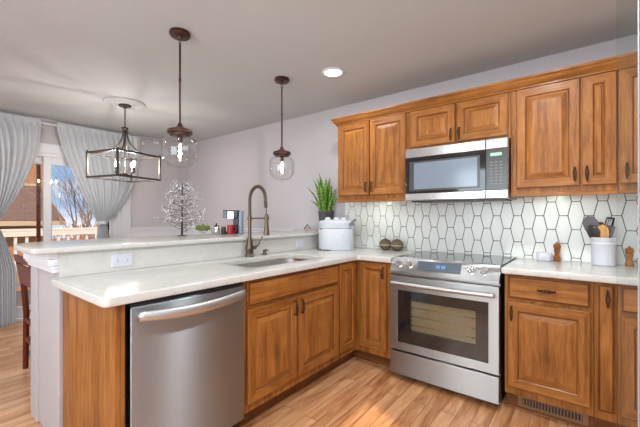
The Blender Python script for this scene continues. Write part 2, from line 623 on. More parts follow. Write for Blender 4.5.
# wainscot and chair rail behind the bar, baseboards
def rail_profile(bm, p0, p1, axis):
    for d, z0, z1 in ((0.012, 0.985, 1.03), (0.026, 1.03, 1.06), (0.036, 1.06, 1.08)):
        if axis == 'x':
            box(bm, p0, -d, z0, p1, 0, z1)
        else:
            box(bm, XW, p0, z0, XW + d, p1, z1)
struct('trim_1', (lambda b: (rail_profile(b, XW, -1.62, 'x'), b)[1])(B()), M_white, bevel=0.004)
struct('trim_2', (lambda b: (rail_profile(b, -0.90, -0.036, 'y'), b)[1])(B()), M_white, bevel=0.004)
struct('trim_3', bx(XW, -0.008, 0.12, -1.62, 0, 0.985), M_white)
struct('trim_4', bx(XW, -0.90, 0.12, XW + 0.008, -0.008, 0.985), M_white)
struct('baseboard_back', bx(XW, -0.016, 0, -1.16, 0, 0.12), M_white, bevel=0.004)
bl = B()
box(bl, XW, -0.90, 0, XW + 0.016, -0.016, 0.12)
box(bl, XW, YF, 0, XW + 0.016, -2.92, 0.12)
struct('baseboard_left', bl, M_white, bevel=0.004)

# sliding glass door
d1 = bpy.data.objects.new('door_1', None)
d1.location = (XW, (DY0 + DY1) / 2, 0)
COL.objects.link(d1)
d1['kind'] = 'structure'
c = B()
box(c, XW, DY1 - 0.005, 0, XW + 0.02, DY1 + 0.125, DZ + 0.11)
box(c, XW, DY0 - 0.125, 0, XW + 0.02, DY0 + 0.005, DZ + 0.11)
box(c, XW, DY0 + 0.005, DZ - 0.005, XW + 0.02, DY1 - 0.005, DZ + 0.11)
obj('door_casing', c, M_white, d1, bevel=0.005)
c = B()
box(c, XW - 0.12, DY1 - 0.05, 0.02, XW - 0.005, DY1, DZ)
box(c, XW - 0.12, DY0, 0.02, XW - 0.005, DY0 + 0.05, DZ)
box(c, XW - 0.12, DY0 + 0.05, DZ - 0.05, XW - 0.005, DY1 - 0.05, DZ)
box(c, XW - 0.12, DY0, -0.001, XW - 0.005, DY1, 0.03)
obj('door_frame', c, M_white, d1, bevel=0.004)
YM = -1.865
def sash(y0, y1, x):
    b = B()
    w = 0.075
    box(b, x, y0, 0.03, x + 0.04, y0 + w, DZ - 0.05)
    box(b, x, y1 - w, 0.03, x + 0.04, y1, DZ - 0.05)
    box(b, x, y0 + w, DZ - 0.05 - 0.09, x + 0.04, y1 - w, DZ - 0.05)
    box(b, x, y0 + w, 0.03, x + 0.04, y1 - w, 0.16)
    o = obj('door_sash', b, M_white, d1, bevel=0.004)
    obj('pane', bx(x + 0.016, y0 + w - 0.01, 0.15, x + 0.024, y1 - w + 0.01, DZ - 0.13), M_pane, o)
sash(DY0 + 0.05, YM + 0.06, XW - 0.105)
sash(YM - 0.035, DY1 - 0.05, XW - 0.06)
obj('screen_strip', bx(XW - 0.118, YM - 0.085, 0.03, XW - 0.106, YM - 0.045, DZ - 0.14), M_cherry, d1)
obj('screen_strip', bx(XW - 0.118, DY1 - 0.155, 0.03, XW - 0.106, DY1 - 0.115, DZ - 0.14), M_cherry, d1)

# knee wall of the peninsula with its painted end post
XK0, XK1 = -1.16, -1.02
YE = -2.51
struct('wall_peninsula', bx(XK0, -2.36, 0, XK1, 0, 1.045), M_post)
pc = B()
box(pc, -1.52, YE, 0, XK1, -2.36, 1.045)
box(pc, -1.545, YE - 0.012, 0, -1.40, YE + 0.1, 0.96)
struct('trim_5', pc, M_post, bevel=0.006)
cap = B()
for d, z0, z1 in ((0.012, 0.935, 0.957), (0.022, 0.957, 0.972), (0.030, 0.972, 1.012), (0.040, 1.012, 1.045)):
    box(cap, -1.545 - d, YE - 0.012 - d, z0, XK1 - 0.004, -2.355 + 0.5 * d, z1)
struct('trim_6', cap, M_white, bevel=0.006, seg=3)

# hexagonal tile backsplash
def clip(poly, x0, z0, x1, z1):
    for ax, lim, sg in ((0, x0, 1), (0, x1, -1), (1, z0, 1), (1, z1, -1)):
        out = []
        for i in range(len(poly)):
            a, b = poly[i - 1], poly[i]
            ina, inb = (a[ax] - lim) * sg >= 0, (b[ax] - lim) * sg >= 0
            if ina != inb:
                t = (lim - a[ax]) / (b[ax] - a[ax])
                out.append(tuple(a[k] + t * (b[k] - a[k]) for k in (0, 1)))
            if inb:
                out.append(b)
        poly = out
        if len(poly) < 3:
            return []
    return poly
TX0, TX1, TZ0, TZ1 = -0.87, XR, 0.90, 1.42
tb = B()
box(tb, TX0, -0.004, TZ0, TX1, 0.0, TZ1, 1)
g = 0.0024
flat, sl, hh = 0.050, 0.0235, 0.2045
for k in range(-14, 32):
    xc = 0.031 + 0.0735 * k
    zb0 = 1.0395 if k % 2 == 0 else 1.142
    for r in range(-2, 3):
        zc = zb0 + hh * (r + 0.5)
        h2 = hh / 2 - g
        w2, w3 = flat / 2 - g * 0.6, flat / 2 + sl - g * 1.1
        hexa = [(xc - w2, zc - h2), (xc + w2, zc - h2), (xc + w3, zc), (xc + w2, zc + h2), (xc - w2, zc + h2), (xc - w3, zc)]
        pf = clip(hexa, TX0 + 0.001, TZ0 + 0.001, TX1, TZ1 - 0.001)
        if len(pf) < 3:
            continue
        cxm = sum(p[0] for p in pf) / len(pf)
        czm = sum(p[1] for p in pf) / len(pf)
        inn = [(cxm + (x - cxm) * 0.975, czm + (z - czm) * 0.985) for x, z in pf]
        loft(tb, [[(x, -0.003, z) for x, z in pf], [(x, -0.0085, z) for x, z in pf], [(x, -0.010, z) for x, z in inn]])
ts = struct('wall_backsplash', tb, [M_tile, M_grout])

# ------------------------------------------------------------------ cabinetry
def panel_door_bm(w, h, fr=0.054):
    """raised-panel door, local: x 0..w, z 0..h, back y=0, front -y"""
    def lp(i, y):
        return [(i, y, i), (w - i, y, i), (w - i, y, h - i), (i, y, h - i)]
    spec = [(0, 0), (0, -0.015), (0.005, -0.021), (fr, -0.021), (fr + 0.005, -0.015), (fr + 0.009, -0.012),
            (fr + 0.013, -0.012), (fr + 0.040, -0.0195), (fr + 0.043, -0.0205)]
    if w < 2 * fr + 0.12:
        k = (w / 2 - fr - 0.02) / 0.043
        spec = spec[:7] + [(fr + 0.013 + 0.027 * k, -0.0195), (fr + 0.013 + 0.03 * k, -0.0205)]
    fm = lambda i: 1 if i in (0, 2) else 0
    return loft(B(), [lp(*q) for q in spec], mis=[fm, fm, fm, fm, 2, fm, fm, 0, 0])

def slab_front_bm(w, h):
    def lp(i, y):
        return [(i, y, i), (w - i, y, i), (w - i, y, h - i), (i, y, h - i)]
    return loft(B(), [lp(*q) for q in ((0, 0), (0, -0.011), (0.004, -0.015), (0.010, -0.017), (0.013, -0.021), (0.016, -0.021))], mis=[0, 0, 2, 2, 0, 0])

def pull_bm(length=0.10):
    """twisted wire cage pull, upright, centred, standing off a face at y=0 toward -y"""
    b = B()
    n = 22
    for k in range(4):
        pts = []
        for i in range(n + 1):
            t = i / n
            r = 0.0012 + 0.0075 * math.sin(PI * t)
            a = k * PI / 2 + t * 2.2 * PI
            pts.append((r * math.cos(a), -0.024 + r * math.sin(a), (t - 0.5) * length * 0.86))
        tube(b, pts, 0.0021, 5)
    for s in (-1, 1):
        z = s * length * 0.43
        tube(b, [(0, 0.0, z), (0, -0.012, z), (0, -0.024, z * 1.0), (0, -0.024, z * 0.92)], [0.005, 0.0038, 0.0042, 0.003], 8)
    return b
PULL_V = pull_bm()
PULL_H = xform(pull_bm(), Matrix.Rotation(PI / 2, 4, 'Y'))
def me_of(bm, name):
    bmesh.ops.recalc_face_normals(bm, faces=bm.faces)
    me = bpy.data.meshes.new(name)
    bm.to_mesh(me)
    bm.free()
    me.materials.append(M_pull)
    for p in me.polygons:
        p.use_smooth = True
    return me
PULL_V, PULL_H = me_of(PULL_V, 'handle'), me_of(PULL_H, 'handle')

def handle(parent, x, z, horiz=False, y=-0.0205):
    o = bpy.data.objects.new('handle', PULL_H if horiz else PULL_V)
    o.location = (x, y, z)
    o.parent = parent
    COL.objects.link(o)
    return o

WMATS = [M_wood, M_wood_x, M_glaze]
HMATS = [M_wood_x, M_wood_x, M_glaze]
def front(t, kind, face, a0, a1, z0, z1, pull=None, side='back', label=None):
    """a door or drawer front on cabinet t; face: plane coordinate of its back; pull: (along, up) fraction of place"""
    w, h = a1 - a0, z1 - z0
    bm = {'door': panel_door_bm, 'drawer': slab_front_bm, 'false_front': slab_front_bm, 'slab_door': slab_front_bm}[kind](w, h)
    nm = {'door': 'door', 'drawer': 'drawer', 'false_front': 'false_drawer_front', 'slab_door': 'door'}[kind]
    mats = WMATS if kind in ('door', 'slab_door') else HMATS
    tl = Vector(t.location)
    if side == 'back':
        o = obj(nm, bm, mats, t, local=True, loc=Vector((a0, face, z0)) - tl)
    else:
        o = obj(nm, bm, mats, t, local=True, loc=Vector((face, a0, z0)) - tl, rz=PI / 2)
    if label:
        o['label'] = label
    if pull:
        handle(o, pull[0], pull[1], pull[2] if len(pull) > 2 else False)
    return o

ZB0, ZB1 = 0.105, 0.874     # base cabinet box
FB = -0.61                  # face frame of the back run
FP = -0.351                 # face frame of the peninsula
ZD0, ZD1, ZR0, ZR1 = 0.155, 0.698, 0.717, 0.862

def base_box(t, x0, y0, x1, y1):
    obj('cabinet_body', bx(x0, y0, ZB0, x1, y1, ZB1), M_wood, t, bevel=0.002)

# sink cabinet
t = thing('sink_cabinet', 'honey wood base cabinet below the sink with a false drawer front and two doors', 'cabinet', (-0.65, -1.36, 0))
sb = B()
x0, y0, x1, y1 = -0.99, -1.828, FP, -0.888
box(sb, x0, y0, ZB0, x1, y1, ZB0 + 0.018)
box(sb, x0, y0, ZB0 + 0.018, x1, y0 + 0.018, ZB1)
box(sb, x0, y1 - 0.018, ZB0 + 0.018, x1, y1, ZB1)
box(sb, x1 - 0.018, y0 + 0.018, ZB0 + 0.018, x1, y1 - 0.018, ZB1)
obj('cabinet_body', sb, M_wood, t)
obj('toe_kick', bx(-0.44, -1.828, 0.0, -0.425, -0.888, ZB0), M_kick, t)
front(t, 'false_front', FP, -1.799, -0.895, ZR0, ZR1, side='pen')
front(t, 'door', FP, -1.799, -1.382, ZD0, ZD1, (0.417 - 0.028, ZD1 - ZD0 - 0.065), 'pen')
front(t, 'door', FP, -1.372, -0.895, ZD0, ZD1, (0.028, ZD1 - ZD0 - 0.065), 'pen')

# corner cabinet with a folding pair of doors
t = thing('corner_cabinet', 'honey wood corner base cabinet with two narrow doors meeting in the corner', 'cabinet', (-0.6, -0.4, 0))
cb = B()
prism(cb, [(-0.99, -0.012), (-0.99, -0.884), (FP, -0.884), (FP, FB), (-0.010, FB), (-0.010, -0.012)], ZB0, ZB1)
obj('cabinet_body', cb, M_wood, t)
ck = B()
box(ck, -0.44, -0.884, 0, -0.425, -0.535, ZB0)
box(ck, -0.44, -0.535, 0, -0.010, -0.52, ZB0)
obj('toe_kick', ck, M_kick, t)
front(t, 'door', FP, -0.872, -0.640, ZD0, ZR1, None, 'pen')
front(t, 'door', FB, -0.302, -0.057, ZD0, ZR1, (0.245 - 0.026, ZR1 - ZD0 - 0.075))

# end panel of the peninsula beside the dishwasher
t = thing('end_panel', 'upright honey wood panel closing the near end of the peninsula left of the dishwasher', 'panel', (-0.68, -2.47, 0))
ep = B()
box(ep, XK1 + 0.003, -2.492, 0.0, -0.335, -2.472, ZB1)
obj('panel', ep, M_wood, t, bevel=0.002)
obj('filler_strip', bx(-0.372, -2.472, 0.0, -0.337, -2.452, ZB1), M_wood, t, bevel=0.002)

# base cabinet right of the range
t = thing('base_cabinet', 'honey wood base cabinet right of the range with one drawer above one door', 'cabinet', (1.0, -0.3, 0))
base_box(t, 0.775, FB, 1.222, -0.012)
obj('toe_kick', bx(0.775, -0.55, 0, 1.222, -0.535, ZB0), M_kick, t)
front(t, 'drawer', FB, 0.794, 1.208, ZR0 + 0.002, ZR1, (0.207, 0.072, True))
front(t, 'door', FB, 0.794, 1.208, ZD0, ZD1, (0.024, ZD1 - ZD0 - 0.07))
# narrow pull-out
t = thing('pullout_cabinet', 'narrow honey wood pull-out cabinet with one upright handle right of the drawer cabinet', 'cabinet', (1.27, -0.3, 0))
base_box(t, 1.2235, FB, 1.321, -0.012)
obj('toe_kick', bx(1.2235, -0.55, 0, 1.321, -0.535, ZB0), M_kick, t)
front(t, 'slab_door', FB, 1.236, 1.313, ZD0, ZR1, (0.045, 0.632))
t = thing('base_cabinet', 'honey wood base cabinet at the far right edge seen through the glass panel', 'cabinet', (1.6, -0.3, 0))
base_box(t, 1.3225, FB, 1.80, -0.012)
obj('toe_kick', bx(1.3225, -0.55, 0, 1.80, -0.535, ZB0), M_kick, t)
front(t, 'drawer', FB, 1.333, 1.785, ZR0 + 0.002, ZR1, (0.226, 0.072, True))
front(t, 'door', FB, 1.333, 1.785, ZD0, ZD1, (0.42, ZD1 - ZD0 - 0.07))

# upper cabinets
UF = -0.315
ZU0, ZU1 = 1.40, 2.150
UD0, UD1 = 1.437, 2.128
t = thing('wall_cabinet', 'honey wood wall cabinet with two doors left of the microwave', 'cabinet', (-0.38, -0.16, ZU0))
obj('cabinet_body', bx(-0.748, UF, ZU0, -0.004, -0.001, ZU1), M_wood, t, bevel=0.002)
obj('light_rail', bx(-0.748, UF - 0.006, 1.376, -0.004, UF + 0.016, ZU0), M_wood_x, t, bevel=0.003)
front(t, 'door', UF, -0.735, -0.386, UD0, UD1, (0.349 - 0.026, 0.075))
front(t, 'door', UF, -0.376, -0.027, UD0, UD1, (0.026, 0.075))
t = thing('wall_cabinet', 'short honey wood wall cabinet with two low doors directly above the microwave', 'cabinet', (0.38, -0.16, 1.8))
obj('cabinet_body', bx(-0.002, UF, 1.800, 0.764, -0.001, ZU1), M_wood, t, bevel=0.002)
front(t, 'door', UF, 0.018, 0.382, 1.822, UD1, (0.364 - 0.026, 0.062))
front(t, 'door', UF, 0.392, 0.752, 1.822, UD1, (0.026, 0.062))
t = thing('wall_cabinet', 'honey wood wall cabinet with one wide and one narrow door right of the microwave', 'cabinet', (1.05, -0.16, ZU0))
obj('cabinet_body', bx(0.766, UF, ZU0, 1.342, -0.001, ZU1), M_wood, t, bevel=0.002)
obj('light_rail', bx(0.766, UF - 0.006, 1.376, 1.342, UF + 0.016, ZU0), M_wood_x, t, bevel=0.003)
front(t, 'door', UF, 0.801, 1.158, UD0, UD1, (0.357 - 0.026, 0.075))
front(t, 'door', UF, 1.167, 1.336, UD0, UD1, (0.026, 0.075))
t = thing('wall_cabinet', 'honey wood wall cabinet at the far right edge seen through the glass panel', 'cabinet', (1.6, -0.16, ZU0))
obj('cabinet_body', bx(1.344, UF, ZU0, 1.80, -0.001, ZU1), M_wood, t, bevel=0.002)
obj('light_rail', bx(1.344, UF - 0.006, 1.376, 1.80, UF + 0.016, ZU0), M_wood_x, t, bevel=0.003)
front(t, 'door', UF, 1.350, 1.785, UD0, UD1, (0.030, 0.075))

cr = B()
xl, yf, xr = -0.748, UF, 1.80
rows = []
for d, z in ((0.0, 2.132), (0.012, 2.134), (0.012, 2.142), (0.020, 2.150), (0.034, 2.166), (0.044, 2.184), (0.052, 2.190), (0.052, 2.203), (0.0, 2.203)):
    rows.append([(xl - d, -0.001, z), (xl - d, yf - d, z), (xr, yf - d, z)])
loft(cr, rows, closed=False, cap0=False, cap1=False)
# top board closes the moulding
v = [cr.verts.new(p) for p in ((xl, -0.001, 2.203), (xl, yf, 2.203), (xr, yf, 2.203), (xr, -0.001, 2.203))]
cr.faces.new(v)
tag(obj('crown_moulding', cr, M_wood_x), 'stepped honey wood crown moulding running along the top of the wall cabinets', 'moulding')

# ------------------------------------------------------------------ worktops
def arc(cx, cy, r, a0, a1, n=8):
    return [(cx + r * math.cos(math.radians(a0 + (a1 - a0) * i / n)), cy + r * math.sin(math.radians(a0 + (a1 - a0) * i / n))) for i in range(n + 1)]
CX0, CXF, CYE, CYF = -1.0, -0.305, -2.545, -0.655
out = [(CX0, -0.012), (CX0, CYE)] + arc(CXF - 0.03, CYE + 0.03, 0.03, 270, 360) + arc(CXF + 0.03, CYF - 0.03, 0.03, 180, 90) + [(-0.004, CYF), (-0.004, -0.012)]
SX0, SX1, SY0, SY1 = -0.865, -0.455, -1.655, -0.90
hole = list(reversed(rrect(SX0, SY0, SX1, SY1, 0.075, 8)))
tag(obj('worktop', slab([out, hole], ZB1, 0.914, 0.007), M_quartz, smooth='auto'), 'white quartz worktop with the sink cutout running round the corner to the range', 'worktop')
tag(obj('worktop', slab([[(0.764, -0.012), (0.764, CYF), (1.83, CYF), (1.83, -0.012)]], ZB1, 0.914, 0.007), M_quartz, smooth='auto'), 'white quartz worktop right of the range under the utensil crock', 'worktop')
tag(obj('bar_top', slab([[(-1.60, -0.002)] + arc(-1.34, -2.37, 0.26, 180, 270, 16) + arc(-0.995, -2.605, 0.025, 270, 360) + [(-0.97, -0.002)]], 1.0455, 1.076, 0.008), M_quartz, smooth='auto'), 'raised white quartz bar top on the painted half wall behind the sink', 'bar top')
us = bx(-1.0195, YE, 0.9145, -0.9995, -0.012, 1.0445)
tag(obj('upstand', us, M_quartz), 'low white quartz splash slab between the sink worktop and the raised bar', 'backsplash')

# ------------------------------------------------------------------ sink and tap
t = thing('sink', 'stainless steel undermount sink let into the white worktop', 'sink', ((SX0 + SX1) / 2, (SY0 + SY1) / 2, 0.69))
lo = []
for gr, z, r in ((0.020, 0.8735, 0.09), (-0.004, 0.8735, 0.075), (-0.006, 0.860, 0.075), (-0.014, 0.72, 0.07), (-0.03, 0.698, 0.06), (-0.06, 0.69, 0.05)):
    lo.append([(x, y, z) for x, y in rrect(SX0 - gr, SY0 - gr, SX1 + gr, SY1 + gr, r, 8)])
obj('basin', loft(B(), lo, cap0=False), M_sink, t, smooth='auto', recalc=False)
obj('drain', lathe(B(), [(0.045, 0), (0.045, 0.004), (0.03, 0.005), (0.028, 0.001)], 24, (-0.66, -1.28, 0.6902)), M_steel_s, t, smooth='auto')

FX, FY = -0.950, -1.268
t = thing('kitchen_tap', 'bronze spring-neck kitchen tap with pull-down spray head behind the sink', 'tap', (FX, FY, 0.914))
obj('base', lathe(B(), [(0.036, 0), (0.036, 0.010), (0.030, 0.016), (0.029, 0.05), (0.033, 0.056), (0.033, 0.078), (0.028, 0.090), (0.024, 0.125), (0.018, 0.145), (0.017, 0.152)], 24, (FX, FY, 0.9142)), M_bronze, t, smooth='auto')
obj('stem', lathe(B(), [(0.0135, 0), (0.0135, 0.19)], 20, (FX, FY, 1.066)), M_bronze, t, smooth='auto')
pth = []
for i in range(15):
    pth.append(Vector((FX, FY, 1.25 + 0.125 * i / 14)))
R_ = 0.088
for i in range(1, 33):
    a = PI - (PI + 0.15) * i / 32
    pth.append(Vector((FX + R_ + R_ * math.cos(a), FY + 0.01 * i / 32, 1.375 + R_ * 1.15 * math.sin(a))))
for i in range(1, 8):
    pth.append(pth[-1] + Vector((0.0008, 0, -0.0075)))
sp = obj('spring_neck', tube(B(), pth, 0.0095, 10), M_bronze, t, smooth=True)
hel = []
nt = 56 * 8
for i in range(nt + 1):
    f = i / nt * (len(pth) - 1)
    k = min(int(f), len(pth) - 2)
    p = pth[k].lerp(pth[k + 1], f - k)
    tg = (pth[k + 1] - pth[k]).normalized()
    n1 = Vector((0, 1, 0))
    n2 = tg.cross(n1).normalized()
    a = 2 * PI * i / 8
    hel.append(p + (n1 * math.cos(a) + n2 * math.sin(a)) * 0.0125)
obj('coil', tube(B(), hel, 0.0026, 5), M_bronze, sp, smooth=True)
hx, hy = pth[-1].x, pth[-1].y
obj('hose', tube(B(), [pth[-1], (hx + 0.003, hy, 1.30), (hx + 0.006, hy, 1.25)], 0.005, 8), M_nylon, t, smooth=True)
obj('spray_head', lathe(B(), [(0.011, 0.165), (0.016, 0.155), (0.017, 0.135), (0.0135, 0.12), (0.016, 0.085), (0.022, 0.02), (0.026, 0.004), (0.025, 0.0)], 24, (hx + 0.006, hy, 1.092)), M_bronze, t, smooth='auto')
da = B()
tube(da, [(FX, FY, 1.222), (FX + 0.09, FY + 0.004, 1.224), (hx - 0.014, hy, 1.224)], 0.0055, 8)
lathe(da, [(0.019, -0.012), (0.019, 0.012)], 20, (FX, FY, 1.222))
lathe(da, [(0.021, -0.010), (0.021, 0.010)], 20, (hx + 0.006, hy, 1.224))
obj('docking_arm', da, M_bronze, t, smooth='auto')
lv = B()
tube(lv, [(FX, FY + 0.02, 0.985), (FX + 0.012, FY + 0.055, 0.985)], 0.014, 12)
tube(lv, [(FX + 0.012, FY + 0.05, 0.985), (FX + 0.02, FY + 0.075, 1.005), (FX + 0.03, FY + 0.10, 1.06), (FX + 0.032, FY + 0.105, 1.075)], [0.009, 0.007, 0.006, 0.008], 10)
obj('lever', lv, M_bronze, t, smooth=True)
t = thing('soap_dispenser', 'short bronze soap dispenser stub on the worktop beside the tap', 'dispenser', (FX, FY + 0.16, 0.914))
obj('collar', lathe(B(), [(0.022, 0), (0.022, 0.006), (0.015, 0.012), (0.012, 0.03), (0.014, 0.034), (0.014, 0.042)], 20, (FX, FY + 0.16, 0.9142)), M_bronze, t, smooth='auto')
obj('spout', tube(B(), [(FX, FY + 0.16, 0.952), (FX + 0.02, FY + 0.16, 0.957), (FX + 0.05, FY + 0.158, 0.950)], [0.008, 0.007, 0.005], 10), M_bronze, t, smooth=True)

# wall outlets in the splash slab
def outlet(y, label):
    t = thing('wall_outlet', label, 'outlet', (-0.999, y, 0.975), group=None)
    r = rrect(y - 0.058, 0.938, y + 0.058, 1.012, 0.008, 4)
    pb = loft(B(), [[(-0.9993, a, b) for a, b in r], [(-0.995, a, b) for a, b in r], [(-0.993, y + (a - y) * 0.96, 0.975 + (b - 0.975) * 0.95) for a, b in r]])
    obj('cover_plate', pb, M_plate, t)
    for s in (-1, 1):
        rr = rrect(y + s * 0.026 - 0.017, 0.960, y + s * 0.026 + 0.017, 0.990, 0.008, 4)
        o = obj('receptacle', loft(B(), [[(-0.9928, a, b) for a, b in rr], [(-0.9905, a, b) for a, b in rr]]), M_plate, t)
        sl = B()
        for q in (-0.006, 0.006):
            box(sl, -0.9908, y + s * 0.026 - 0.004, 0.975 + q - 0.0012, -0.9899, y + s * 0.026 + 0.005, 0.975 + q + 0.0012)
        obj('slots', sl, M_black, o)
outlet(-2.205, 'white sideways double outlet in the splash slab near the bar end post')
outlet(-0.60, 'white sideways double outlet in the splash slab between tap and white appliance')

# ------------------------------------------------------------------ dishwasher
t = thing('dishwasher', 'stainless steel dishwasher with a bowed bar handle built into the peninsula', 'dishwasher', (-0.6, -2.14, 0))
obj('tub', bx(-0.93, -2.442, 0.10, -0.36, -1.836, 0.868), M_black, t)
obj('toe_kick', bx(-0.45, -2.442, 0.0, -0.40, -1.836, 0.10), M_black, t)
dn = 24
lo = []
for y0_, z0_ in ((0, 0),):
    prof = []
    for i in range(dn + 1):
        q = i / dn
        y = -2.438 + 0.600 * q
        prof.append((-0.318 + 0.013 * (1 - (2 * q - 1) ** 2), y))
    poly = [(-0.352, -1.838), (-0.352, -2.438)] + prof
db = prism(B(), poly, 0.105, 0.852)
obj('door', db, M_steel_y, t, smooth='auto', bevel=0.004)
obj('control_strip', bx(-0.37, -2.436, 0.8525, -0.325, -1.840, 0.866), M_black, t, bevel=0.002)
hb = B()
pts, rs = [], []
for i in range(25):
    q = i / 24
    y = -2.415 + 0.555 * q
    k = 1 - (2 * q - 1) ** 2
    pts.append((-0.290 + 0.036 * k, y, 0.812 - 0.006 * k))
tube(hb, pts, 0.0125, 12)
for v_ in hb.verts:
    v_.co.z = 0.809 + (v_.co.z - 0.809) * (1.75 + 0.35 * (1 - ((v_.co.y + 2.1375) / 0.2775) ** 2))
for y in (-2.405, -1.870):
    tube(hb, [(-0.318, y, 0.812), (-0.289, y, 0.812)], 0.010, 10)
obj('handle', hb, M_steel_m, t, smooth=True)

# ------------------------------------------------------------------ range
t = thing('range', 'stainless steel slide-in electric range with black glass cooktop between the worktops', 'range', (0.38, -0.33, 0))
obj('body', bx(0.004, -0.640, 0.03, 0.756, -0.02, 0.905), M_steel_x, t)
obj('cooktop', bx(0.001, -0.638, 0.9055, 0.759, -0.014, 0.921), M_ceran, t, bevel=0.003)
cpoly = [(-0.641, 0.806), (-0.690, 0.806), (-0.690, 0.826), (-0.640, 0.922), (-0.632, 0.9255), (-0.622, 0.9255), (-0.622, 0.9215), (-0.6385, 0.9215)]
obj('control_panel', loft(B(), [[(0.002, y, z) for y, z in cpoly], [(0.758, y, z) for y, z in cpoly]]), M_steel_x, t, bevel=0.002)
sd = Vector((0, 0.050, 0.096)).normalized()       # up the sloped face
nd = Vector((0, -0.096, 0.050)).normalized()      # out of it
p0 = Vector((0, -0.690, 0.826))
def onpanel(bm):
    m = Matrix((Vector((1, 0, 0)), sd, nd)).transposed().to_4x4()
    m.translation = p0
    return xform(bm, m)
o = obj('display', onpanel(bx(0.212, 0.020, -0.001, 0.520, 0.094, 0.0015)), M_disp, t)
dg = B()
for i, ch in enumerate(('0', '8', '8', '0')):
    xx = 0.350 + 0.016 * i + (0.006 if i > 1 else 0)
    for (a, b_, c_, d_) in ((0, 0, 0.009, 0.0018), (0, 0.009, 0.009, 0.0108), (0, 0.018, 0.009, 0.0198), (0, 0, 0.0018, 0.0198), (0.0072, 0, 0.009, 0.0198)):
        box(dg, xx + a, 0.050 + b_, 0.0014, xx + c_, 0.050 + d_, 0.0021)
obj('clock_digits', onpanel(dg), M_led, o)
kb = B()
for i in range(4):
    for j in range(3):
        box(kb, 0.225 + 0.026 * i, 0.030 + 0.020 * j, 0.0014, 0.240 + 0.026 * i, 0.036 + 0.020 * j, 0.002)
obj('touch_keys', onpanel(kb), M_panelgrey, o)
kb = B()
for i in range(4):
    for j in range(2):
        box(kb, 0.440 + 0.019 * i, 0.030 + 0.020 * j, 0.0014, 0.451 + 0.019 * i, 0.035 + 0.020 * j, 0.002)
obj('touch_keys', onpanel(kb), M_panelgrey, o)
for x in (0.075, 0.155, 0.588, 0.668):
    k = lathe(B(), [(0.027, 0), (0.027, 0.006), (0.0225, 0.008), (0.020, 0.030), (0.018, 0.033)], 24, (x, 0.055, 0.0005))
    ko = obj('knob', onpanel(k), M_steel_s, t, smooth='auto')
    obj('pointer', onpanel(bx(x - 0.005, 0.034, 0.0325, x + 0.005, 0.076, 0.040)), M_steel_s, ko, bevel=0.002)
# door: a frame round the window, handle
OZ0, OZ1, OY0, OY1 = 0.232, 0.790, -0.690, -0.644
db = B()
WX0, WX1, WZ0, WZ1 = 0.068, 0.695, 0.292, 0.684
fr_ = [[(0.004, y, OZ0), (0.756, y, OZ0), (0.756, y, OZ1), (0.004, y, OZ1)] for y in (OY1, OY0)]
inn = [[(WX0, y, WZ0), (WX1, y, WZ0), (WX1, y, WZ1), (WX0, y, WZ1)] for y in (OY0, OY1)]
loft(db, fr_ + inn + [fr_[0]], cap0=False, cap1=False)
bmesh.ops.remove_doubles(db, verts=db.verts, dist=1e-6)
dr = obj('door', db, M_steel_x, t, bevel=0.002)
VX0, VX1, VZ0, VZ1 = 0.158, 0.618, 0.385, 0.614
gb = B()
g0 = [[(WX0, y, WZ0), (WX1, y, WZ0), (WX1, y, WZ1), (WX0, y, WZ1)] for y in (-0.650, -0.688)]
g1 = [[(VX0, y, VZ0), (VX1, y, VZ0), (VX1, y, VZ1), (VX0, y, VZ1)] for y in (-0.688, -0.650)]
loft(gb, g0 + g1 + [g0[0]], cap0=False, cap1=False)
bmesh.ops.remove_doubles(gb, verts=gb.verts, dist=1e-6)
obj('black_glass', gb, M_dark, dr)
obj('window', bx(VX0, -0.687, VZ0, VX1, -0.684, VZ1), M_ovenglass, dr)
hb = B()
hp = [(0.030 + 0.70 * i / 24, -0.722 - 0.012 * (1 - (2 * i / 24 - 1) ** 2), 0.738) for i in range(25)]
tube(hb, hp, 0.0145, 14)
for x in (0.052, 0.708):
    tube(hb, [(x, -0.689, 0.738), (x, -0.722, 0.738)], 0.011, 10)
obj('handle', hb, M_steel_m, dr, smooth='auto')
ov = B()
box(ov, 0.10, -0.683, 0.315, 0.675, -0.645, 0.325)
lo = [[(VX0 - 0.04, y, VZ0 - 0.05), (VX1 + 0.04, y, VZ0 - 0.05), (VX1 + 0.04, y, VZ1 + 0.05), (VX0 - 0.04, y, VZ1 + 0.05)] for y in (-0.649, -0.6415)]
ov.free()
ov = bx(VX0 - 0.04, -0.6435, VZ0 - 0.05, VX1 + 0.04, -0.6408, VZ1 + 0.05)
obj('oven_liner', ov, M_oven, t)
for z in (0.43, 0.495, 0.56):
    rk = B()
    for y in (-0.665,):
        tube(rk, [(VX0 + 0.006, y, z), (VX1 - 0.006, y, z)], 0.0020, 6)
    for i in range(2):
        x = VX0 + 0.02 + (VX1 - VX0 - 0.04) * i
        tube(rk, [(x, -0.682, z - 0.002), (x, -0.646, z - 0.002)], 0.0022, 6)
    obj('oven_rack', rk, M_rack, t, smooth=True)
obj('storage_drawer', bx(0.004, -0.690, 0.045, 0.756, -0.644, 0.218), M_steel_x, t, bevel=0.004)
obj('plinth', bx(0.03, -0.60, 0.0, 0.73, -0.05, 0.03), M_black, t)

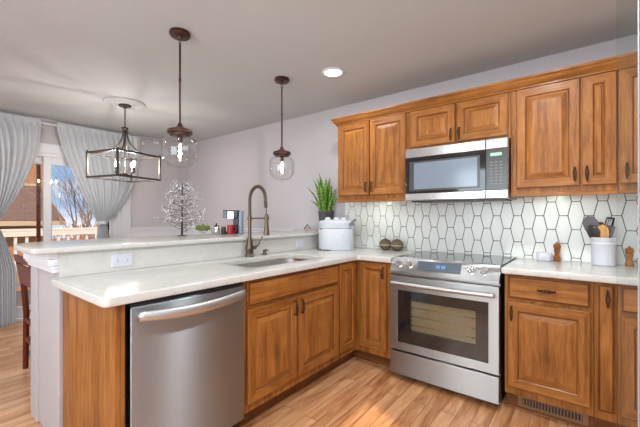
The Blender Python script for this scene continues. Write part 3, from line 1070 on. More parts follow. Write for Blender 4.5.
# ------------------------------------------------------------------ microwave
t = thing('microwave', 'stainless and black over-the-range microwave fixed under the short wall cabinet', 'microwave', (0.38, -0.2, 1.362))
obj('body', bx(0.001, -0.372, 1.368, 0.761, -0.012, 1.797), M_steel_x, t)
XS = 0.618
def mwface(x0, x1, nm, parts):
    d = obj(nm, bx(x0, -0.394, 1.428, x1, -0.372, 1.722), M_panelgrey if nm == 'control_panel' else M_dark, t, bevel=0.002)
    obj('top_strip', bx(x0, -0.402, 1.7225, x1, -0.372, 1.795), M_steel_s, d, bevel=0.004)
    obj('bottom_strip', bx(x0, -0.402, 1.370, x1, -0.372, 1.4275), M_steel_s, d, bevel=0.004)
    return d
dr = mwface(0.002, XS - 0.0015, 'door', None)
obj('window', bx(0.036, -0.3955, 1.448, 0.578, -0.3935, 1.690), M_panelgrey, dr)
obj('window_screen', bx(0.075, -0.3966, 1.462, 0.560, -0.3953, 1.676), M_mwglass, dr)
cp = mwface(XS + 0.0015, 0.760, 'control_panel', None)
obj('display', bx(0.648, -0.3953, 1.672, 0.722, -0.3938, 1.694), M_lcd, cp)
kb = B()
for i in range(3):
    for j in range(8):
        x, z = 0.644 + 0.030 * i, 1.470 + 0.022 * j
        box(kb, x + 0.003, -0.3950, z, x + 0.020, -0.3938, z + 0.006)
obj('keypad', kb, M_print, cp)
obj('vent_underside', bx(0.03, -0.34, 1.3595, 0.73, -0.06, 1.3685), M_black, t)

# ------------------------------------------------------------------ floor grille under the drawer cabinet
t = thing('floor_register', 'brown metal vent grille in the kickboard under the drawer cabinet', 'vent', (1.02, -0.555, 0.02))
gz0, gz1, gx0, gx1 = 0.018, 0.088, 0.84, 1.20
fb = B()
o_ = [[(gx0, y, gz0), (gx1, y, gz0), (gx1, y, gz1), (gx0, y, gz1)] for y in (-0.5505, -0.560)]
i_ = [[(gx0 + 0.028, y, gz0 + 0.014), (gx1 - 0.028, y, gz0 + 0.014), (gx1 - 0.028, y, gz1 - 0.014), (gx0 + 0.028, y, gz1 - 0.014)] for y in (-0.560, -0.5505)]
loft(fb, o_ + i_ + [o_[0]], cap0=False, cap1=False)
bmesh.ops.remove_doubles(fb, verts=fb.verts, dist=1e-6)
M_reg = mat('brown_grille', rgb(134, 100, 72), 0.45, 0.3)
obj('frame', fb, M_reg, t, bevel=0.002)
obj('duct_opening', bx(gx0 + 0.028, -0.5515, gz0 + 0.014, gx1 - 0.028, -0.5505, gz1 - 0.014), M_black, t)
lb = B()
nl = 19
for i in range(nl):
    x = gx0 + 0.034 + (gx1 - gx0 - 0.068) * i / (nl - 1)
    box(lb, x - 0.0035, -0.5585, gz0 + 0.0145, x + 0.0035, -0.552, gz1 - 0.0145)
obj('louvres', lb, M_reg, t)

# ------------------------------------------------------------------ ceiling lamps
for i, (x, y) in enumerate(CAN_SPOTS):
    lab = 'round white recessed ceiling lamp above the left wall cabinet' if i == 0 else 'round white recessed ceiling lamp out of view behind the camera'
    t = thing('recessed_light', lab, 'ceiling light', (x, y, ZC), group=None if i == 0 else 'recessed lamps behind the camera')
    obj('trim_ring', lathe(B(), [(0.072, -0.002), (0.095, -0.001), (0.095, -0.006), (0.088, -0.010), (0.074, -0.012), (0.072, -0.006)], 32, (x, y, ZC), False, False), M_white, t, smooth=True)
    obj('lens', lathe(B(), [(0.073, -0.001), (0.073, -0.008), (0.05, -0.010)], 32, (x, y, ZC)), M_lens, t, smooth='auto')

# under-cabinet puck lamps
for i, (x, lab) in enumerate(((-0.42, 'small puck lamp under the left wall cabinet'), (1.02, 'small puck lamp under the wide wall cabinet right of the microwave'))):
    t = thing('puck_light', lab, 'under-cabinet light', (x, -0.17, 1.4), group='puck lamps under the wall cabinets')
    obj('housing', lathe(B(), [(0.034, 0), (0.034, -0.012), (0.029, -0.014), (0.028, -0.011)], 24, (x, -0.17, 1.3995), True, False), M_white, t, smooth='auto')
    obj('lens', lathe(B(), [(0.028, -0.0105), (0.0275, -0.0125)], 24, (x, -0.17, 1.3995)), M_lens, t)
    ld = bpy.data.lights.new('puck_lamp', 'AREA')
    ld.shape, ld.size, ld.energy, ld.color = 'DISK', 0.05, PUCK_W, (0.90, 1.0, 0.84)
    lo_ = bpy.data.objects.new('puck_lamp', ld)
    lo_.location = (x, -0.17, 1.3845)
    COL.objects.link(lo_)
    lo_.rotation_euler = (math.radians(22), 0, 0)

cbp = [(0.80, -0.30, 1.3985)] + [(0.825 + 0.03 * math.cos(a), -0.30, 1.392 + 0.022 * math.sin(a)) for a in [PI + PI * i / 10 for i in range(11)]] + [(0.86, -0.30, 1.3985)]
tag(obj('cable', tube(B(), cbp, 0.0022, 6), M_black, smooth=True), 'short black cable loop hanging under the wide wall cabinet right of the microwave', 'cable')

# ------------------------------------------------------------------ pendants over the bar
def pendant(x, y, label):
    t = thing('pendant_light', label, 'pendant lamp', (x, y, ZC), group='glass jar pendants over the bar')
    z = 0
    obj('canopy', lathe(B(), [(0.064, 0), (0.066, -0.006), (0.066, -0.018), (0.058, -0.028), (0.018, -0.032), (0.012, -0.045)], 28, (x, y, ZC - 0.0005)), M_copper, t, smooth='auto')
    ring = [(x + 0.013 * math.cos(a), y, ZC - 0.058 + 0.016 * math.sin(a)) for a in [2 * PI * i / 16 for i in range(16)]]
    obj('loop', tube(B(), ring, 0.003, 6, closed=True), M_bronze, t, smooth=True)
    rod = B()
    tube(rod, [(x, y, ZC - 0.072), (x, y, 1.842)], 0.0068, 10)
    lathe(rod, [(0.0095, 0), (0.0095, 0.016)], 12, (x, y, 2.13))
    obj('rod', rod, M_copper, t, smooth='auto')
    obj('cap', lathe(B(), [(0.012, 1.852), (0.017, 1.835), (0.030, 1.822), (0.058, 1.812), (0.076, 1.805), (0.079, 1.795), (0.079, 1.785), (0.074, 1.780), (0.060, 1.777), (0.058, 1.768), (0.03, 1.766)], 32, (x, y, 0)), M_copper, t, smooth='auto')
    gp = [(0.062, 1.772), (0.066, 1.762), (0.084, 1.753), (0.099, 1.741), (0.107, 1.724), (0.1085, 1.70), (0.1085, 1.635), (0.104, 1.612), (0.092, 1.592), (0.076, 1.576), (0.062, 1.566), (0.040, 1.561), (0.014, 1.559)]
    gi = [(r - 0.003, z_ + 0.0015) for r, z_ in reversed(gp)]
    obj('glass_jar', lathe(B(), gp + gi, 40, (x, y, 0), False, False), M_jar, t, smooth=True)
    obj('finial', lathe(B(), [(0.013, 1.560), (0.015, 1.553), (0.012, 1.545), (0.004, 1.541)], 16, (x, y, 0)), M_glass, t, smooth=True)
    s = obj('socket', lathe(B(), [(0.017, 1.768), (0.017, 1.735), (0.014, 1.728)], 16, (x, y, 0)), M_copper, t, smooth='auto')
    bo = obj('bulb', lathe(B(), [(0.012, 1.729), (0.014, 1.712), (0.024, 1.680), (0.027, 1.655), (0.023, 1.628), (0.010, 1.610), (0.003, 1.606)], 20, (x, y, 0), False), M_glass, t, smooth=True)
    fl = B()
    pts = []
    for i in range(41):
        q = i / 40
        a = q * 6 * PI
        pts.append((x + 0.008 * math.cos(a) * (0.6 + 0.4 * q), y + 0.008 * math.sin(a) * (0.6 + 0.4 * q), 1.716 - 0.088 * q))
    tube(fl, pts, 0.0055, 5)
    obj('filament', fl, M_fil, bo, smooth=True)
    return t
pendant(-0.915, -1.885, 'glass jar pendant lamp with copper cap, the nearer and larger-looking one over the bar')
pendant(-0.913, -0.937, 'glass jar pendant lamp with copper cap, the farther one nearer the wall cabinets')

# ------------------------------------------------------------------ chandelier
HX, HY = -2.677, -1.521
md = lathe(B(), [(0.196, 0), (0.199, -0.008), (0.190, -0.018), (0.165, -0.020), (0.155, -0.013), (0.10, -0.012), (0.09, -0.020), (0.06, -0.022)], 56, (HX, HY, ZC - 0.0005))
tag(obj('ceiling_medallion', md, M_ceil, smooth='auto'), 'round white plaster medallion on the ceiling around the lantern chandelier', 'medallion')
t = thing('chandelier', 'square open lantern chandelier of dark iron with four lit bulbs', 'chandelier', (HX, HY, ZC), rz=0.264)
obj('canopy', lathe(B(), [(0.06, -0.0225), (0.062, -0.030), (0.055, -0.040), (0.02, -0.046), (0.012, -0.058)], 28), M_iron, t, local=True, smooth='auto')
zt = -0.058
for i in range(7):
    cz = zt - 0.022 - 0.027 * i
    rg = []
    for k in range(14):
        a = 2 * PI * k / 14
        u_, v_ = 0.0085 * math.cos(a), 0.0185 * math.sin(a)
        rg.append((u_, 0, cz + v_) if i % 2 else (0, u_, cz + v_))
    obj('chain_link', tube(B(), rg, 0.0026, 6, closed=True), M_iron, t, local=True, smooth=True)
hz = -0.262
obj('hub', lathe(B(), [(0.008, 0.012), (0.012, 0.002), (0.030, 0.0), (0.032, -0.018), (0.026, -0.024), (0.026, -0.034)], 20, (0, 0, hz)), M_iron, t, local=True, smooth='auto')
LW, LL = 0.454 / 2, 0.497 / 2
FZ1, FZ0 = 1.896 - ZC, 1.643 - ZC
for sx in (-1, 1):
    for sy in (-1, 1):
        pts = []
        for i in range(15):
            q = i / 14
            e = q ** 2.1
            rr_ = 0.022 + e * 0.978
            f = 0.05 + 0.95 * e
            pts.append((sx * LW * f, sy * LL * f, (hz - 0.02) + (FZ1 - hz + 0.02) * (1 - (1 - q) ** 1.9)))
        obj('arm', tube(B(), pts, 0.0080, 8), M_iron, t, local=True, smooth=True)
r_ = 0.009
for nm, z in (('top_frame', FZ1), ('bottom_frame', FZ0)):
    fb = B()
    o_ = [[(-LW - r_, -LL - r_, q), (LW + r_, -LL - r_, q), (LW + r_, LL + r_, q), (-LW - r_, LL + r_, q)] for q in (z - r_, z + r_)]
    i_ = [[(-LW + r_, -LL + r_, q), (LW - r_, -LL + r_, q), (LW - r_, LL - r_, q), (-LW + r_, LL - r_, q)] for q in (z + r_, z - r_)]
    loft(fb, o_ + i_ + [o_[0]], cap0=False, cap1=False)
    bmesh.ops.remove_doubles(fb, verts=fb.verts, dist=1e-6)
    obj(nm, fb, M_iron, t, local=True)
for sx in (-1, 1):
    for sy in (-1, 1):
        pb = bx(sx * LW - r_, sy * LL - r_, FZ0 + r_, sx * LW + r_, sy * LL + r_, FZ1 - r_)
        obj('post', pb, M_iron, t, local=True)
        obj('post_cap', lathe(B(), [(0.009, 0), (0.009, 0.008), (0.005, 0.018), (0.002, 0.020)], 12, (sx * LW, sy * LL, FZ1 + r_)), M_iron, t, local=True)
stem = B()
tube(stem, [(0, 0, hz - 0.03), (0, 0, -0.745)], 0.006, 10)
lathe(stem, [(0.022, 0.0), (0.026, -0.012), (0.020, -0.03), (0.006, -0.045), (0.004, -0.055)], 18, (0, 0, -0.735))
obj('centre_stem', stem, M_iron, t, local=True, smooth='auto')
for k in range(4):
    a = k * PI / 2 + 0.25
    ex, ey = 0.105 * math.cos(a), 0.105 * math.sin(a)
    ar = B()
    tube(ar, [(0, 0, -0.750), (ex * 0.6, ey * 0.6, -0.762), (ex, ey, -0.750), (ex, ey, -0.742)], 0.005, 8)
    lathe(ar, [(0.018, -0.742), (0.020, -0.738), (0.012, -0.736)], 16, (ex, ey, 0))
    so = obj('candle_arm', ar, M_iron, t, local=True, smooth='auto')
    obj('candle_sleeve', lathe(B(), [(0.0115, -0.738), (0.0115, -0.690), (0.009, -0.688)], 16, (ex, ey, 0)), M_iron, so, local=True, smooth='auto')
    obj('bulb', lathe(B(), [(0.009, -0.688), (0.012, -0.676), (0.021, -0.655), (0.023, -0.640), (0.018, -0.618), (0.008, -0.602), (0.001, -0.596)], 16, (ex, ey, 0), False), M_glass, so, local=True, smooth=True)
    obj('filament', lathe(B(), [(0.003, -0.668), (0.010, -0.660), (0.012, -0.645), (0.010, -0.630), (0.003, -0.622)], 12, (ex, ey, 0)), M_bulb, so, local=True, smooth=True)

# ------------------------------------------------------------------ curtains and rod
t = thing('curtain_rod', 'white curtain rod with round end knobs above the sliding door', 'rod', (XW + 0.075, -1.7, 2.375))
RX, RZ = XW + 0.075, 2.375
obj('pole', tube(B(), [(RX, -3.05, RZ), (RX, -0.60, RZ)], 0.013, 12), M_white, t, smooth=True)
for y, s in ((-0.60, 1), (-3.05, -1)):
    fb = B()
    m_ = lathe(B(), [(0.014, 0), (0.022, 0.010), (0.026, 0.028), (0.022, 0.055), (0.026, 0.068), (0.012, 0.085)], 20)
    xform(m_, Matrix.Translation((RX, y, RZ)) @ Matrix.Rotation(-s * PI / 2, 4, 'X'))
    fb.free()
    obj('end_knob', m_, M_white, t, smooth='auto')
for y in (-0.72, -1.905, -2.95):
    bb = B()
    box(bb, XW, y - 0.015, RZ - 0.05, XW + 0.006, y + 0.015, RZ + 0.03)
    box(bb, XW + 0.006, y - 0.006, RZ - 0.024, RX + 0.004, y + 0.006, RZ - 0.0135)
    obj('bracket', bb, M_white, t)

def curtain(label, ya, yb, yt, bot0, bot1, tie_z, bow_a, bow_b, seed, tie_w=0.10):
    t = thing('curtain', label, 'curtain', (RX, yt, 0), group='sheer curtains at the sliding door')
    rnd = random.Random(seed)
    nu, nf = 150, 15
    rowsz = [RZ + 0.035 - 0.0 * i for i in range(1)] + [RZ + 0.016, RZ - 0.02, RZ - 0.05] + [RZ - 0.05 - (RZ - 0.05 - tie_z) * i / 40 for i in range(1, 41)] + [tie_z - (tie_z - 0.012) * i / 26 for i in range(1, 27)]
    ph = [rnd.uniform(0, 2 * PI) for _ in range(3)]
    ztop = RZ - 0.05
    b = B()
    rows = []
    for z in rowsz:
        if z >= ztop:
            a0, a1, amp, s = ya, yb, 0.014, 0.0
            if z > RZ - 0.03:
                amp = 0.020
        elif z >= tie_z:
            s = (ztop - z) / (ztop - tie_z)
            a0 = ya + (yt - tie_w / 2 - ya) * s ** bow_a
            a1 = yb + (yt + tie_w / 2 - yb) * s ** bow_b
            amp = 0.020 + 0.006 * s
        else:
            s = (tie_z - z) / tie_z
            e = min(1, s * 2.2) ** 0.8
            a0 = (yt - tie_w / 2) + (bot0 - (yt - tie_w / 2)) * e
            a1 = (yt + tie_w / 2) + (bot1 - (yt + tie_w / 2)) * e
            amp = 0.022
        row = []
        for i in range(nu + 1):
            u_ = i / nu
            f = 2 * PI * nf * u_
            w_ = math.sin(f + 0.5 * math.sin(2 * PI * 2.3 * u_ + ph[0])) + 0.35 * math.sin(f * 0.47 + ph[1]) + 0.12 * math.sin(f * 2.1 + ph[2] + z * 2)
            sag = 0.0
            y = a0 + (a1 - a0) * u_
            bulge = 0.02 * math.sin(PI * u_) if z < ztop else 0
            row.append(b.verts.new((RX + 0.016 + amp * w_ + bulge if z < RZ - 0.03 else RX + (0.0165 + 0.0018 * w_ * 2), y, z)))
        rows.append(row)
    for k in range(len(rows) - 1):
        for i in range(nu):
            b.faces.new((rows[k][i], rows[k][i + 1], rows[k + 1][i + 1], rows[k + 1][i]))
    obj('cloth', b, M_cloth, t, smooth=True, recalc=False)
    tb_ = B()
    lo = []
    for z in (tie_z - 0.022, tie_z + 0.022):
        lo.append([(RX + 0.026 + 0.062 * math.cos(a), yt + (tie_w / 2 + 0.012) * math.sin(a), z + 0.012 * math.cos(a)) for a in [2 * PI * i / 28 for i in range(28)]])
    loft(tb_, lo, cap0=False, cap1=False)
    obj('tieback', tb_, M_cloth, t, smooth=True)
curtain('right white sheer curtain tied back to the right side of the sliding door', -1.79, -0.80, -1.295, -1.38, -1.18, 1.145, 1.3, 2.6, 3)
curtain('left white sheer curtain tied back at the left side of the sliding door', -3.0, -1.945, -2.385, -2.50, -2.17, 1.16, 0.72, 1.8, 5)

# ------------------------------------------------------------------ things on the bar
# snowy twig tree
TXx, TYy, ZT = -1.45, -1.568, 1.0762
t = thing('twig_tree', 'small bare twig tree with white frosted tips standing on the bar', 'decorative tree', (TXx, TYy, ZT))
rnd = random.Random(11)
obj('stand', lathe(B(), [(0.035, 0), (0.035, 0.004), (0.01, 0.010), (0.005, 0.02)], 18, (TXx, TYy, ZT)), M_darknylon, t, smooth='auto')
M_twigbark = mat('twig_bark', rgb(94, 82, 78), 0.8)
M_frost = mat('white_frost', rgb(240, 240, 242), 0.6)
tk = B()
tube(tk, [(TXx, TYy, ZT + 0.004), (TXx, TYy, ZT + 0.2), (TXx + 0.004, TYy, ZT + 0.44)], [0.0085, 0.0065, 0.003], 6)
obj('trunk', tk, M_darknylon, t, smooth=True)
tw, fr = B(), B()
def berry(b, p, r):
    bmesh.ops.create_icosphere(b, subdivisions=1, radius=r, matrix=Matrix.Translation(p))
for i in range(46):
    h = 0.03 + 0.38 * (i / 45) ** 0.9
    a = i * 2.4
    ln = (0.175 * (1 - (h / 0.47) ** 1.6) + 0.02) * rnd.uniform(0.8, 1.1)
    p = Vector((TXx, TYy, ZT + h))
    d = Vector((math.cos(a), math.sin(a), rnd.uniform(0.15, 0.5))).normalized()
    q = p + d * ln
    m_ = p + d * ln * 0.5 + Vector((0, 0, -0.008))
    tube(tw, [p, m_, q], [0.0022, 0.0016, 0.0012], 4)
    berry(fr, q, 0.0052)
    for k in range(7):
        f = rnd.uniform(0.35, 0.95)
        s0 = p + d * ln * f
        dd = (d + Vector((rnd.uniform(-1, 1), rnd.uniform(-1, 1), rnd.uniform(-0.3, 0.9)))).normalized()
        e = s0 + dd * rnd.uniform(0.02, 0.05)
        if e.z < ZT + 0.012:
            e.z = ZT + 0.012
        tube(tw, [s0, e], [0.0014, 0.0009], 3)
        berry(fr, e, rnd.uniform(0.0036, 0.0056))
nf0 = len(tw.faces)
me_ = bpy.data.meshes.new('tmp')
fr.to_mesh(me_)
fr.free()
tw.from_mesh(me_)
tw.faces.ensure_lookup_table()
for f_ in tw.faces[nf0:]:
    f_.material_index = 1
bpy.data.meshes.remove(me_)
obj('twigs', tw, [M_twigbark, M_frost], t)

# green plant in a glass bowl
px, py = -1.45, -1.372
t = thing('potted_succulent', 'small mossy green plant in a clear footed bowl on the bar', 'plant', (px, py, ZT))
obj('bowl', lathe(B(), [(0.020, 0), (0.022, 0.003), (0.008, 0.008), (0.012, 0.014), (0.036, 0.030), (0.044, 0.050), (0.041, 0.050), (0.034, 0.032), (0.01, 0.017)], 24, (px, py, ZT)), M_glass, t, smooth='auto')
gb = B()
for i in range(60):
    a, r = rnd.uniform(0, 2 * PI), 0.052 * math.sqrt(rnd.random())
    p = Vector((px + r * math.cos(a), py + r * math.sin(a), ZT + 0.052 + rnd.uniform(0, 0.04) * (1 - r / 0.075)))
    bmesh.ops.create_icosphere(gb, subdivisions=1, radius=rnd.uniform(0.008, 0.014), matrix=Matrix.Translation(p) @ Matrix.Rotation(rnd.uniform(0, 3), 4, 'X') @ Matrix.Diagonal((1, 1, 1.7, 1)))
obj('foliage', gb, M_moss, t)

# small metal pot and dark jar
px, py = -1.45, -1.235
t = thing('metal_pitcher', 'small shiny metal pot with a knobbed lid left of the red mug', 'pot', (px, py, ZT))
obj('body', lathe(B(), [(0.026, 0), (0.032, 0.012), (0.034, 0.035), (0.026, 0.062), (0.024, 0.070)], 24, (px, py, ZT)), M_steel_s, t, smooth='auto')
obj('lid', lathe(B(), [(0.026, 0.0702), (0.022, 0.078), (0.008, 0.084), (0.005, 0.092), (0.008, 0.098), (0.003, 0.103)], 20, (px, py, ZT)), M_copper, t, smooth='auto')
hp = [(px, py - 0.026, ZT + 0.060), (px, py - 0.052, ZT + 0.055), (px, py - 0.055, ZT + 0.03), (px, py - 0.033, ZT + 0.015)]
obj('handle', tube(B(), hp, 0.003, 8), M_copper, t, smooth=True)
px, py = -1.44, -1.165
t = thing('jar', 'small dark jar with a brown lid between the metal pot and the red mug', 'jar', (px, py, ZT))
obj('body', lathe(B(), [(0.022, 0), (0.024, 0.006), (0.024, 0.048), (0.020, 0.055)], 20, (px, py, ZT)), M_darknylon, t, smooth='auto')
obj('lid', lathe(B(), [(0.022, 0.0553), (0.022, 0.068), (0.018, 0.070)], 20, (px, py, ZT)), M_bronze, t, smooth='auto')

# coffee machine and red mug
px, py = -1.49, -1.03
t = thing('coffee_maker', 'small black and silver coffee maker standing on the bar behind the tap', 'coffee maker', (px, py, ZT))
a_ = math.radians(38)
def cm(nm, x0, y0, z0, x1, y1, z1, m_, bev=0.004):
    bm = bx(x0, y0, z0, x1, y1, z1)
    xform(bm, Matrix.Rotation(a_, 4, 'Z'))
    return obj(nm, bm, m_, t, local=True, bevel=bev)
cm('base', -0.075, -0.055, 0.0, 0.060, 0.050, 0.016, M_black)
cm('column', 0.012, -0.02, 0.016, 0.060, 0.050, 0.150, M_black)
cm('brew_head', -0.075, -0.055, 0.150, 0.065, 0.052, 0.222, M_black)
cm('silver_face', -0.030, -0.060, 0.140, 0.030, -0.052, 0.212, M_steel_s)
cm('side_window', -0.072, -0.058, 0.155, -0.038, -0.054, 0.212, M_disp, 0.002)
cm('water_tank', 0.068, -0.03, 0.0, 0.100, 0.045, 0.215, mat('tank_blue', rgb(112, 126, 146), 0.15), 0.004)
px2, py2 = -1.42, -1.105
t = thing('mug', 'red mug standing in front of the small coffee maker', 'mug', (px2, py2, ZT))
obj('cup', lathe(B(), [(0.026, 0), (0.030, 0.004), (0.030, 0.082), (0.0275, 0.084), (0.0265, 0.08), (0.0265, 0.01)], 28, (px2, py2, ZT)), M_red, t, smooth='auto')
hp = [(px2 + 0.022, py2 + 0.018, ZT + 0.068), (px2 + 0.038, py2 + 0.033, ZT + 0.066), (px2 + 0.042, py2 + 0.036, ZT + 0.042), (px2 + 0.036, py2 + 0.030, ZT + 0.02), (px2 + 0.022, py2 + 0.018, ZT + 0.018)]
obj('handle', tube(B(), hp, 0.0045, 8), M_red, t, smooth=True)

# small house-like ornament at the end of the bar
px, py = -1.20, -0.25
t = thing('ornament', 'tiny dark peaked ornament at the wall end of the bar left of the plant', 'ornament', (px, py, ZT))
hb = B()
poly = [(-0.028, 0), (0.028, 0), (0.028, 0.03), (0.0, 0.07), (-0.028, 0.03)]
loft(hb, [[(px + x * 0.786, py + x * 0.618, ZT + z) for x, z in poly], [(px + x * 0.786 - 0.03, py + x * 0.618 + 0.03, ZT + z) for x, z in poly]])
obj('body', hb, mat('ornament_clay', rgb(176, 150, 142), 0.7), t)
rb = B()
for s in (-1, 1):
    pts = [(s * 0.034, 0.026), (0, 0.072), (0, 0.080), (s * 0.040, 0.028)]
    loft(rb, [[(px + x * 0.786 + 0.004, py + x * 0.618 - 0.004, ZT + z) for x, z in pts], [(px + x * 0.786 - 0.034, py + x * 0.618 + 0.034, ZT + z) for x, z in pts]])
obj('roof', rb, M_cord, t)

# snake plant
px, py = -1.068, -0.092
t = thing('potted_plant', 'green snake plant in a dark grey pot at the corner behind the white appliance', 'plant', (px, py, ZT))
obj('pot', lathe(B(), [(0.060, 0), (0.066, 0.01), (0.084, 0.208), (0.088, 0.213), (0.088, 0.223), (0.080, 0.223), (0.078, 0.205)], 32, (px, py, ZT)), M_pot, t, smooth='auto')
obj('soil', lathe(B(), [(0.0765, 0.192), (0.0765, 0.202)], 24, (px, py, ZT)), M_cord, t)
lf = B()
rnd = random.Random(4)
def leaf(base, top, w, bend):
    base, top = Vector(base), Vector(top)
    ax = (top - base)
    side = ax.cross(Vector((rnd.uniform(-0.4, 0.4) - 0.6, rnd.uniform(-0.3, 0.3) + 0.78, 0))).normalized()
    nrm = side.cross(ax).normalized()
    rows = []
    for i in range(11):
        q = i / 10
        p = base + ax * q + Vector((bend[0], bend[1], 0)) * (q * q - q)
        ww = w * (0.55 + 0.9 * q - 1.45 * q ** 2.6) if q < 1 else 0.001
        ww = max(ww, 0.0012)
        tws = 0.35 * math.sin(q * 3)
        sd_ = (side * math.cos(tws) + nrm * math.sin(tws))
        rows.append([p - sd_ * ww + nrm * 0.006 * (1 - q), p - nrm * 0.0025, p + sd_ * ww + nrm * 0.006 * (1 - q), p + nrm * 0.002])
    loft(lf, [[tuple(v) for v in r] for r in rows])
R3 = Vector((0.786, 0.618, 0))
F3 = Vector((-0.618, 0.786, 0))
z0 = ZT + 0.196
spec = [(-0.215, 0.31, 0.009), (-0.175, 0.16, 0.014), (-0.14, 0.40, 0.013), (-0.10, 0.42, 0.017), (-0.075, 0.48, 0.020), (-0.045, 0.36, 0.022), (-0.02, 0.30, 0.022), (0.0, 0.42, 0.020),
        (0.02, 0.26, 0.024), (0.045, 0.44, 0.019), (0.07, 0.33, 0.022), (0.09, 0.22, 0.020), (0.12, 0.30, 0.018), (0.15, 0.20, 0.016), (-0.06, 0.22, 0.022), (0.05, 0.20, 0.022), (-0.11, 0.27, 0.016), (0.01, 0.34, 0.02), (-0.03, 0.24, 0.02)]
for dx_, hz_, w_ in spec:
    bb = Vector((px, py, z0)) + R3 * dx_ * 0.34 + F3 * rnd.uniform(-0.035, 0.035)
    fw = rnd.uniform(-0.10, 0.02)
    tp = Vector((px, py, z0)) + R3 * dx_ + F3 * fw + Vector((0, 0, hz_))
    tp.y = min(tp.y, -0.02)
    tp.z = z0 + (tp.z - z0) * 0.93
    leaf(bb, tp, w_ * 1.65, (R3 * dx_ * 0.9)[:2])
obj('foliage', lf, M_leaf, t, smooth=True)

# ------------------------------------------------------------------ white round appliance in the corner
px, py, pz = -0.765, -0.325, 0.9142
t = thing('countertop_appliance', 'white rounded countertop appliance with clear lid in the corner under the plant', 'appliance', (px, py, pz))
def sq(r, ex=2.8, n=48):
    o_ = []
    for i in range(n):
        a = 2 * PI * i / n
        c_, s_ = math.cos(a), math.sin(a)
        k = (abs(c_) ** ex + abs(s_) ** ex) ** (-1 / ex)
        o_.append((r * k * c_, r * k * s_))
    return o_
rot = Matrix.Rotation(math.radians(38), 4, 'Z')
def sqloft(prof, sy=0.9):
    return xform(loft(B(), [[(x, y * sy, z) for x, y in sq(r)] for r, z in prof]), rot)
obj('housing', sqloft([(0.155, 0), (0.165, 0.005), (0.172, 0.03), (0.172, 0.19), (0.170, 0.205), (0.165, 0.21)]), M_plastic, t, local=True, smooth='auto')
obj('base_ring', sqloft([(0.150, -0.0001), (0.176, 0.002), (0.176, 0.012), (0.150, 0.013)]), M_greyband, t, local=True, smooth='auto')
obj('clear_band', sqloft([(0.166, 0.2105), (0.174, 0.214), (0.174, 0.262), (0.168, 0.268)]), M_greyband, t, local=True, smooth='auto')
obj('lid', sqloft([(0.170, 0.2685), (0.168, 0.274), (0.150, 0.285), (0.10, 0.292), (0.05, 0.294)]), M_plastic, t, local=True, smooth='auto')
for dx_, s_ in ((-0.08, 0.030), (0.01, 0.036), (0.075, 0.028)):
    k = lathe(B(), [(s_, 0.286), (s_, 0.306), (s_ * 0.7, 0.314), (s_ * 0.3, 0.317)], 20, (dx_, 0.0, 0))
    obj('lid_cap', xform(k, rot), M_plastic, t, local=True, smooth='auto')
hb = bx(0.118, -0.165, 0.235, 0.166, -0.150, 0.262)
obj('latch', xform(hb, rot), M_nylon, t, local=True, bevel=0.004)
hb = tube(B(), [(0.14, -0.14, 0.262), (0.165, -0.13, 0.285), (0.185, -0.12, 0.292)], [0.010, 0.009, 0.010], 10)
obj('handle', xform(hb, rot), M_nylon, t, local=True, smooth=True)
hb = bx(-0.160, -0.158, 0.200, -0.138, -0.146, 0.214)
obj('catch', xform(hb, rot), M_nylon, t, local=True, bevel=0.003)
pn = B()
r0 = rrect(0.055, 0.090, 0.105, 0.160, 0.008, 4)
r1 = rrect(0.060, 0.095, 0.100, 0.155, 0.006, 4)
yy = -0.1535
loft(pn, [[(a, yy, b) for a, b in r0], [(a, yy - 0.003, b) for a, b in r0], [(a, yy - 0.003, b) for a, b in r1], [(a, yy - 0.0012, b) for a, b in r1]])
obj('button_panel', xform(pn, rot), M_greyband, t, local=True)
cp = [(-0.165, 0.03, 0.07), (-0.185, 0.02, 0.05), (-0.19, -0.02, 0.02), (-0.175, -0.08, 0.006), (-0.13, -0.155, 0.005), (-0.06, -0.178, 0.005)]
obj('power_cord', xform(tube(B(), cp, 0.0042, 8), rot), M_cord, t, local=True, smooth=True)

# two round woven ornaments
for (x, y, lab) in ((-0.330, -0.115, 'left one of two round brown woven ornaments against the tile'), (-0.208, -0.118, 'right one of two round brown woven ornaments, beside the range')):
    t = thing('round_ornament', lab, 'ornament', (x, y, 0.9142), group='woven ball ornaments')
    R_ = 0.057
    pr_ = [(R_ * math.sin(a), R_ - R_ * math.cos(a)) for a in [0.35 + (PI - 0.55) * i / 20 for i in range(21)]]
    obj('ball', lathe(B(), [(r, z - pr_[0][1]) for r, z in pr_], 32, (x, y, 0.9142)), M_stone, t, smooth=True)
    obj('band', lathe(B(), [(0.0565, 0.048), (0.0585, 0.049), (0.0585, 0.056), (0.0565, 0.057)], 32, (x, y, 0.9142), False, False), M_stoneband, t, smooth=True)
    obj('top_knob', lathe(B(), [(0.010, 0.1075), (0.011, 0.112), (0.006, 0.116)], 14, (x, y, 0.9142)), M_cord, t, smooth=True)

# ------------------------------------------------------------------ right worktop things
ZW = 0.9142
x, y = 0.948, -0.085
t = thing('butter_dish', 'small low white lidded dish on the right worktop beside the pepper mill', 'dish', (x, y, ZW))
obj('dish', loft(B(), [[(x + a * k, y + b * k, ZW + z) for a, b in rrect(-0.050, -0.040, 0.050, 0.040, 0.035, 6)] for k, z in ((0.86, 0), (0.95, 0.004), (1.0, 0.03), (1.0, 0.034))]), M_crock, t, smooth='auto')
obj('lid', loft(B(), [[(x + a * k, y + b * k, ZW + z) for a, b in rrect(-0.050, -0.040, 0.050, 0.040, 0.035, 6)] for k, z in ((1.02, 0.0345), (1.02, 0.05), (0.97, 0.058), (0.7, 0.061))]), M_crock, t, smooth='auto')

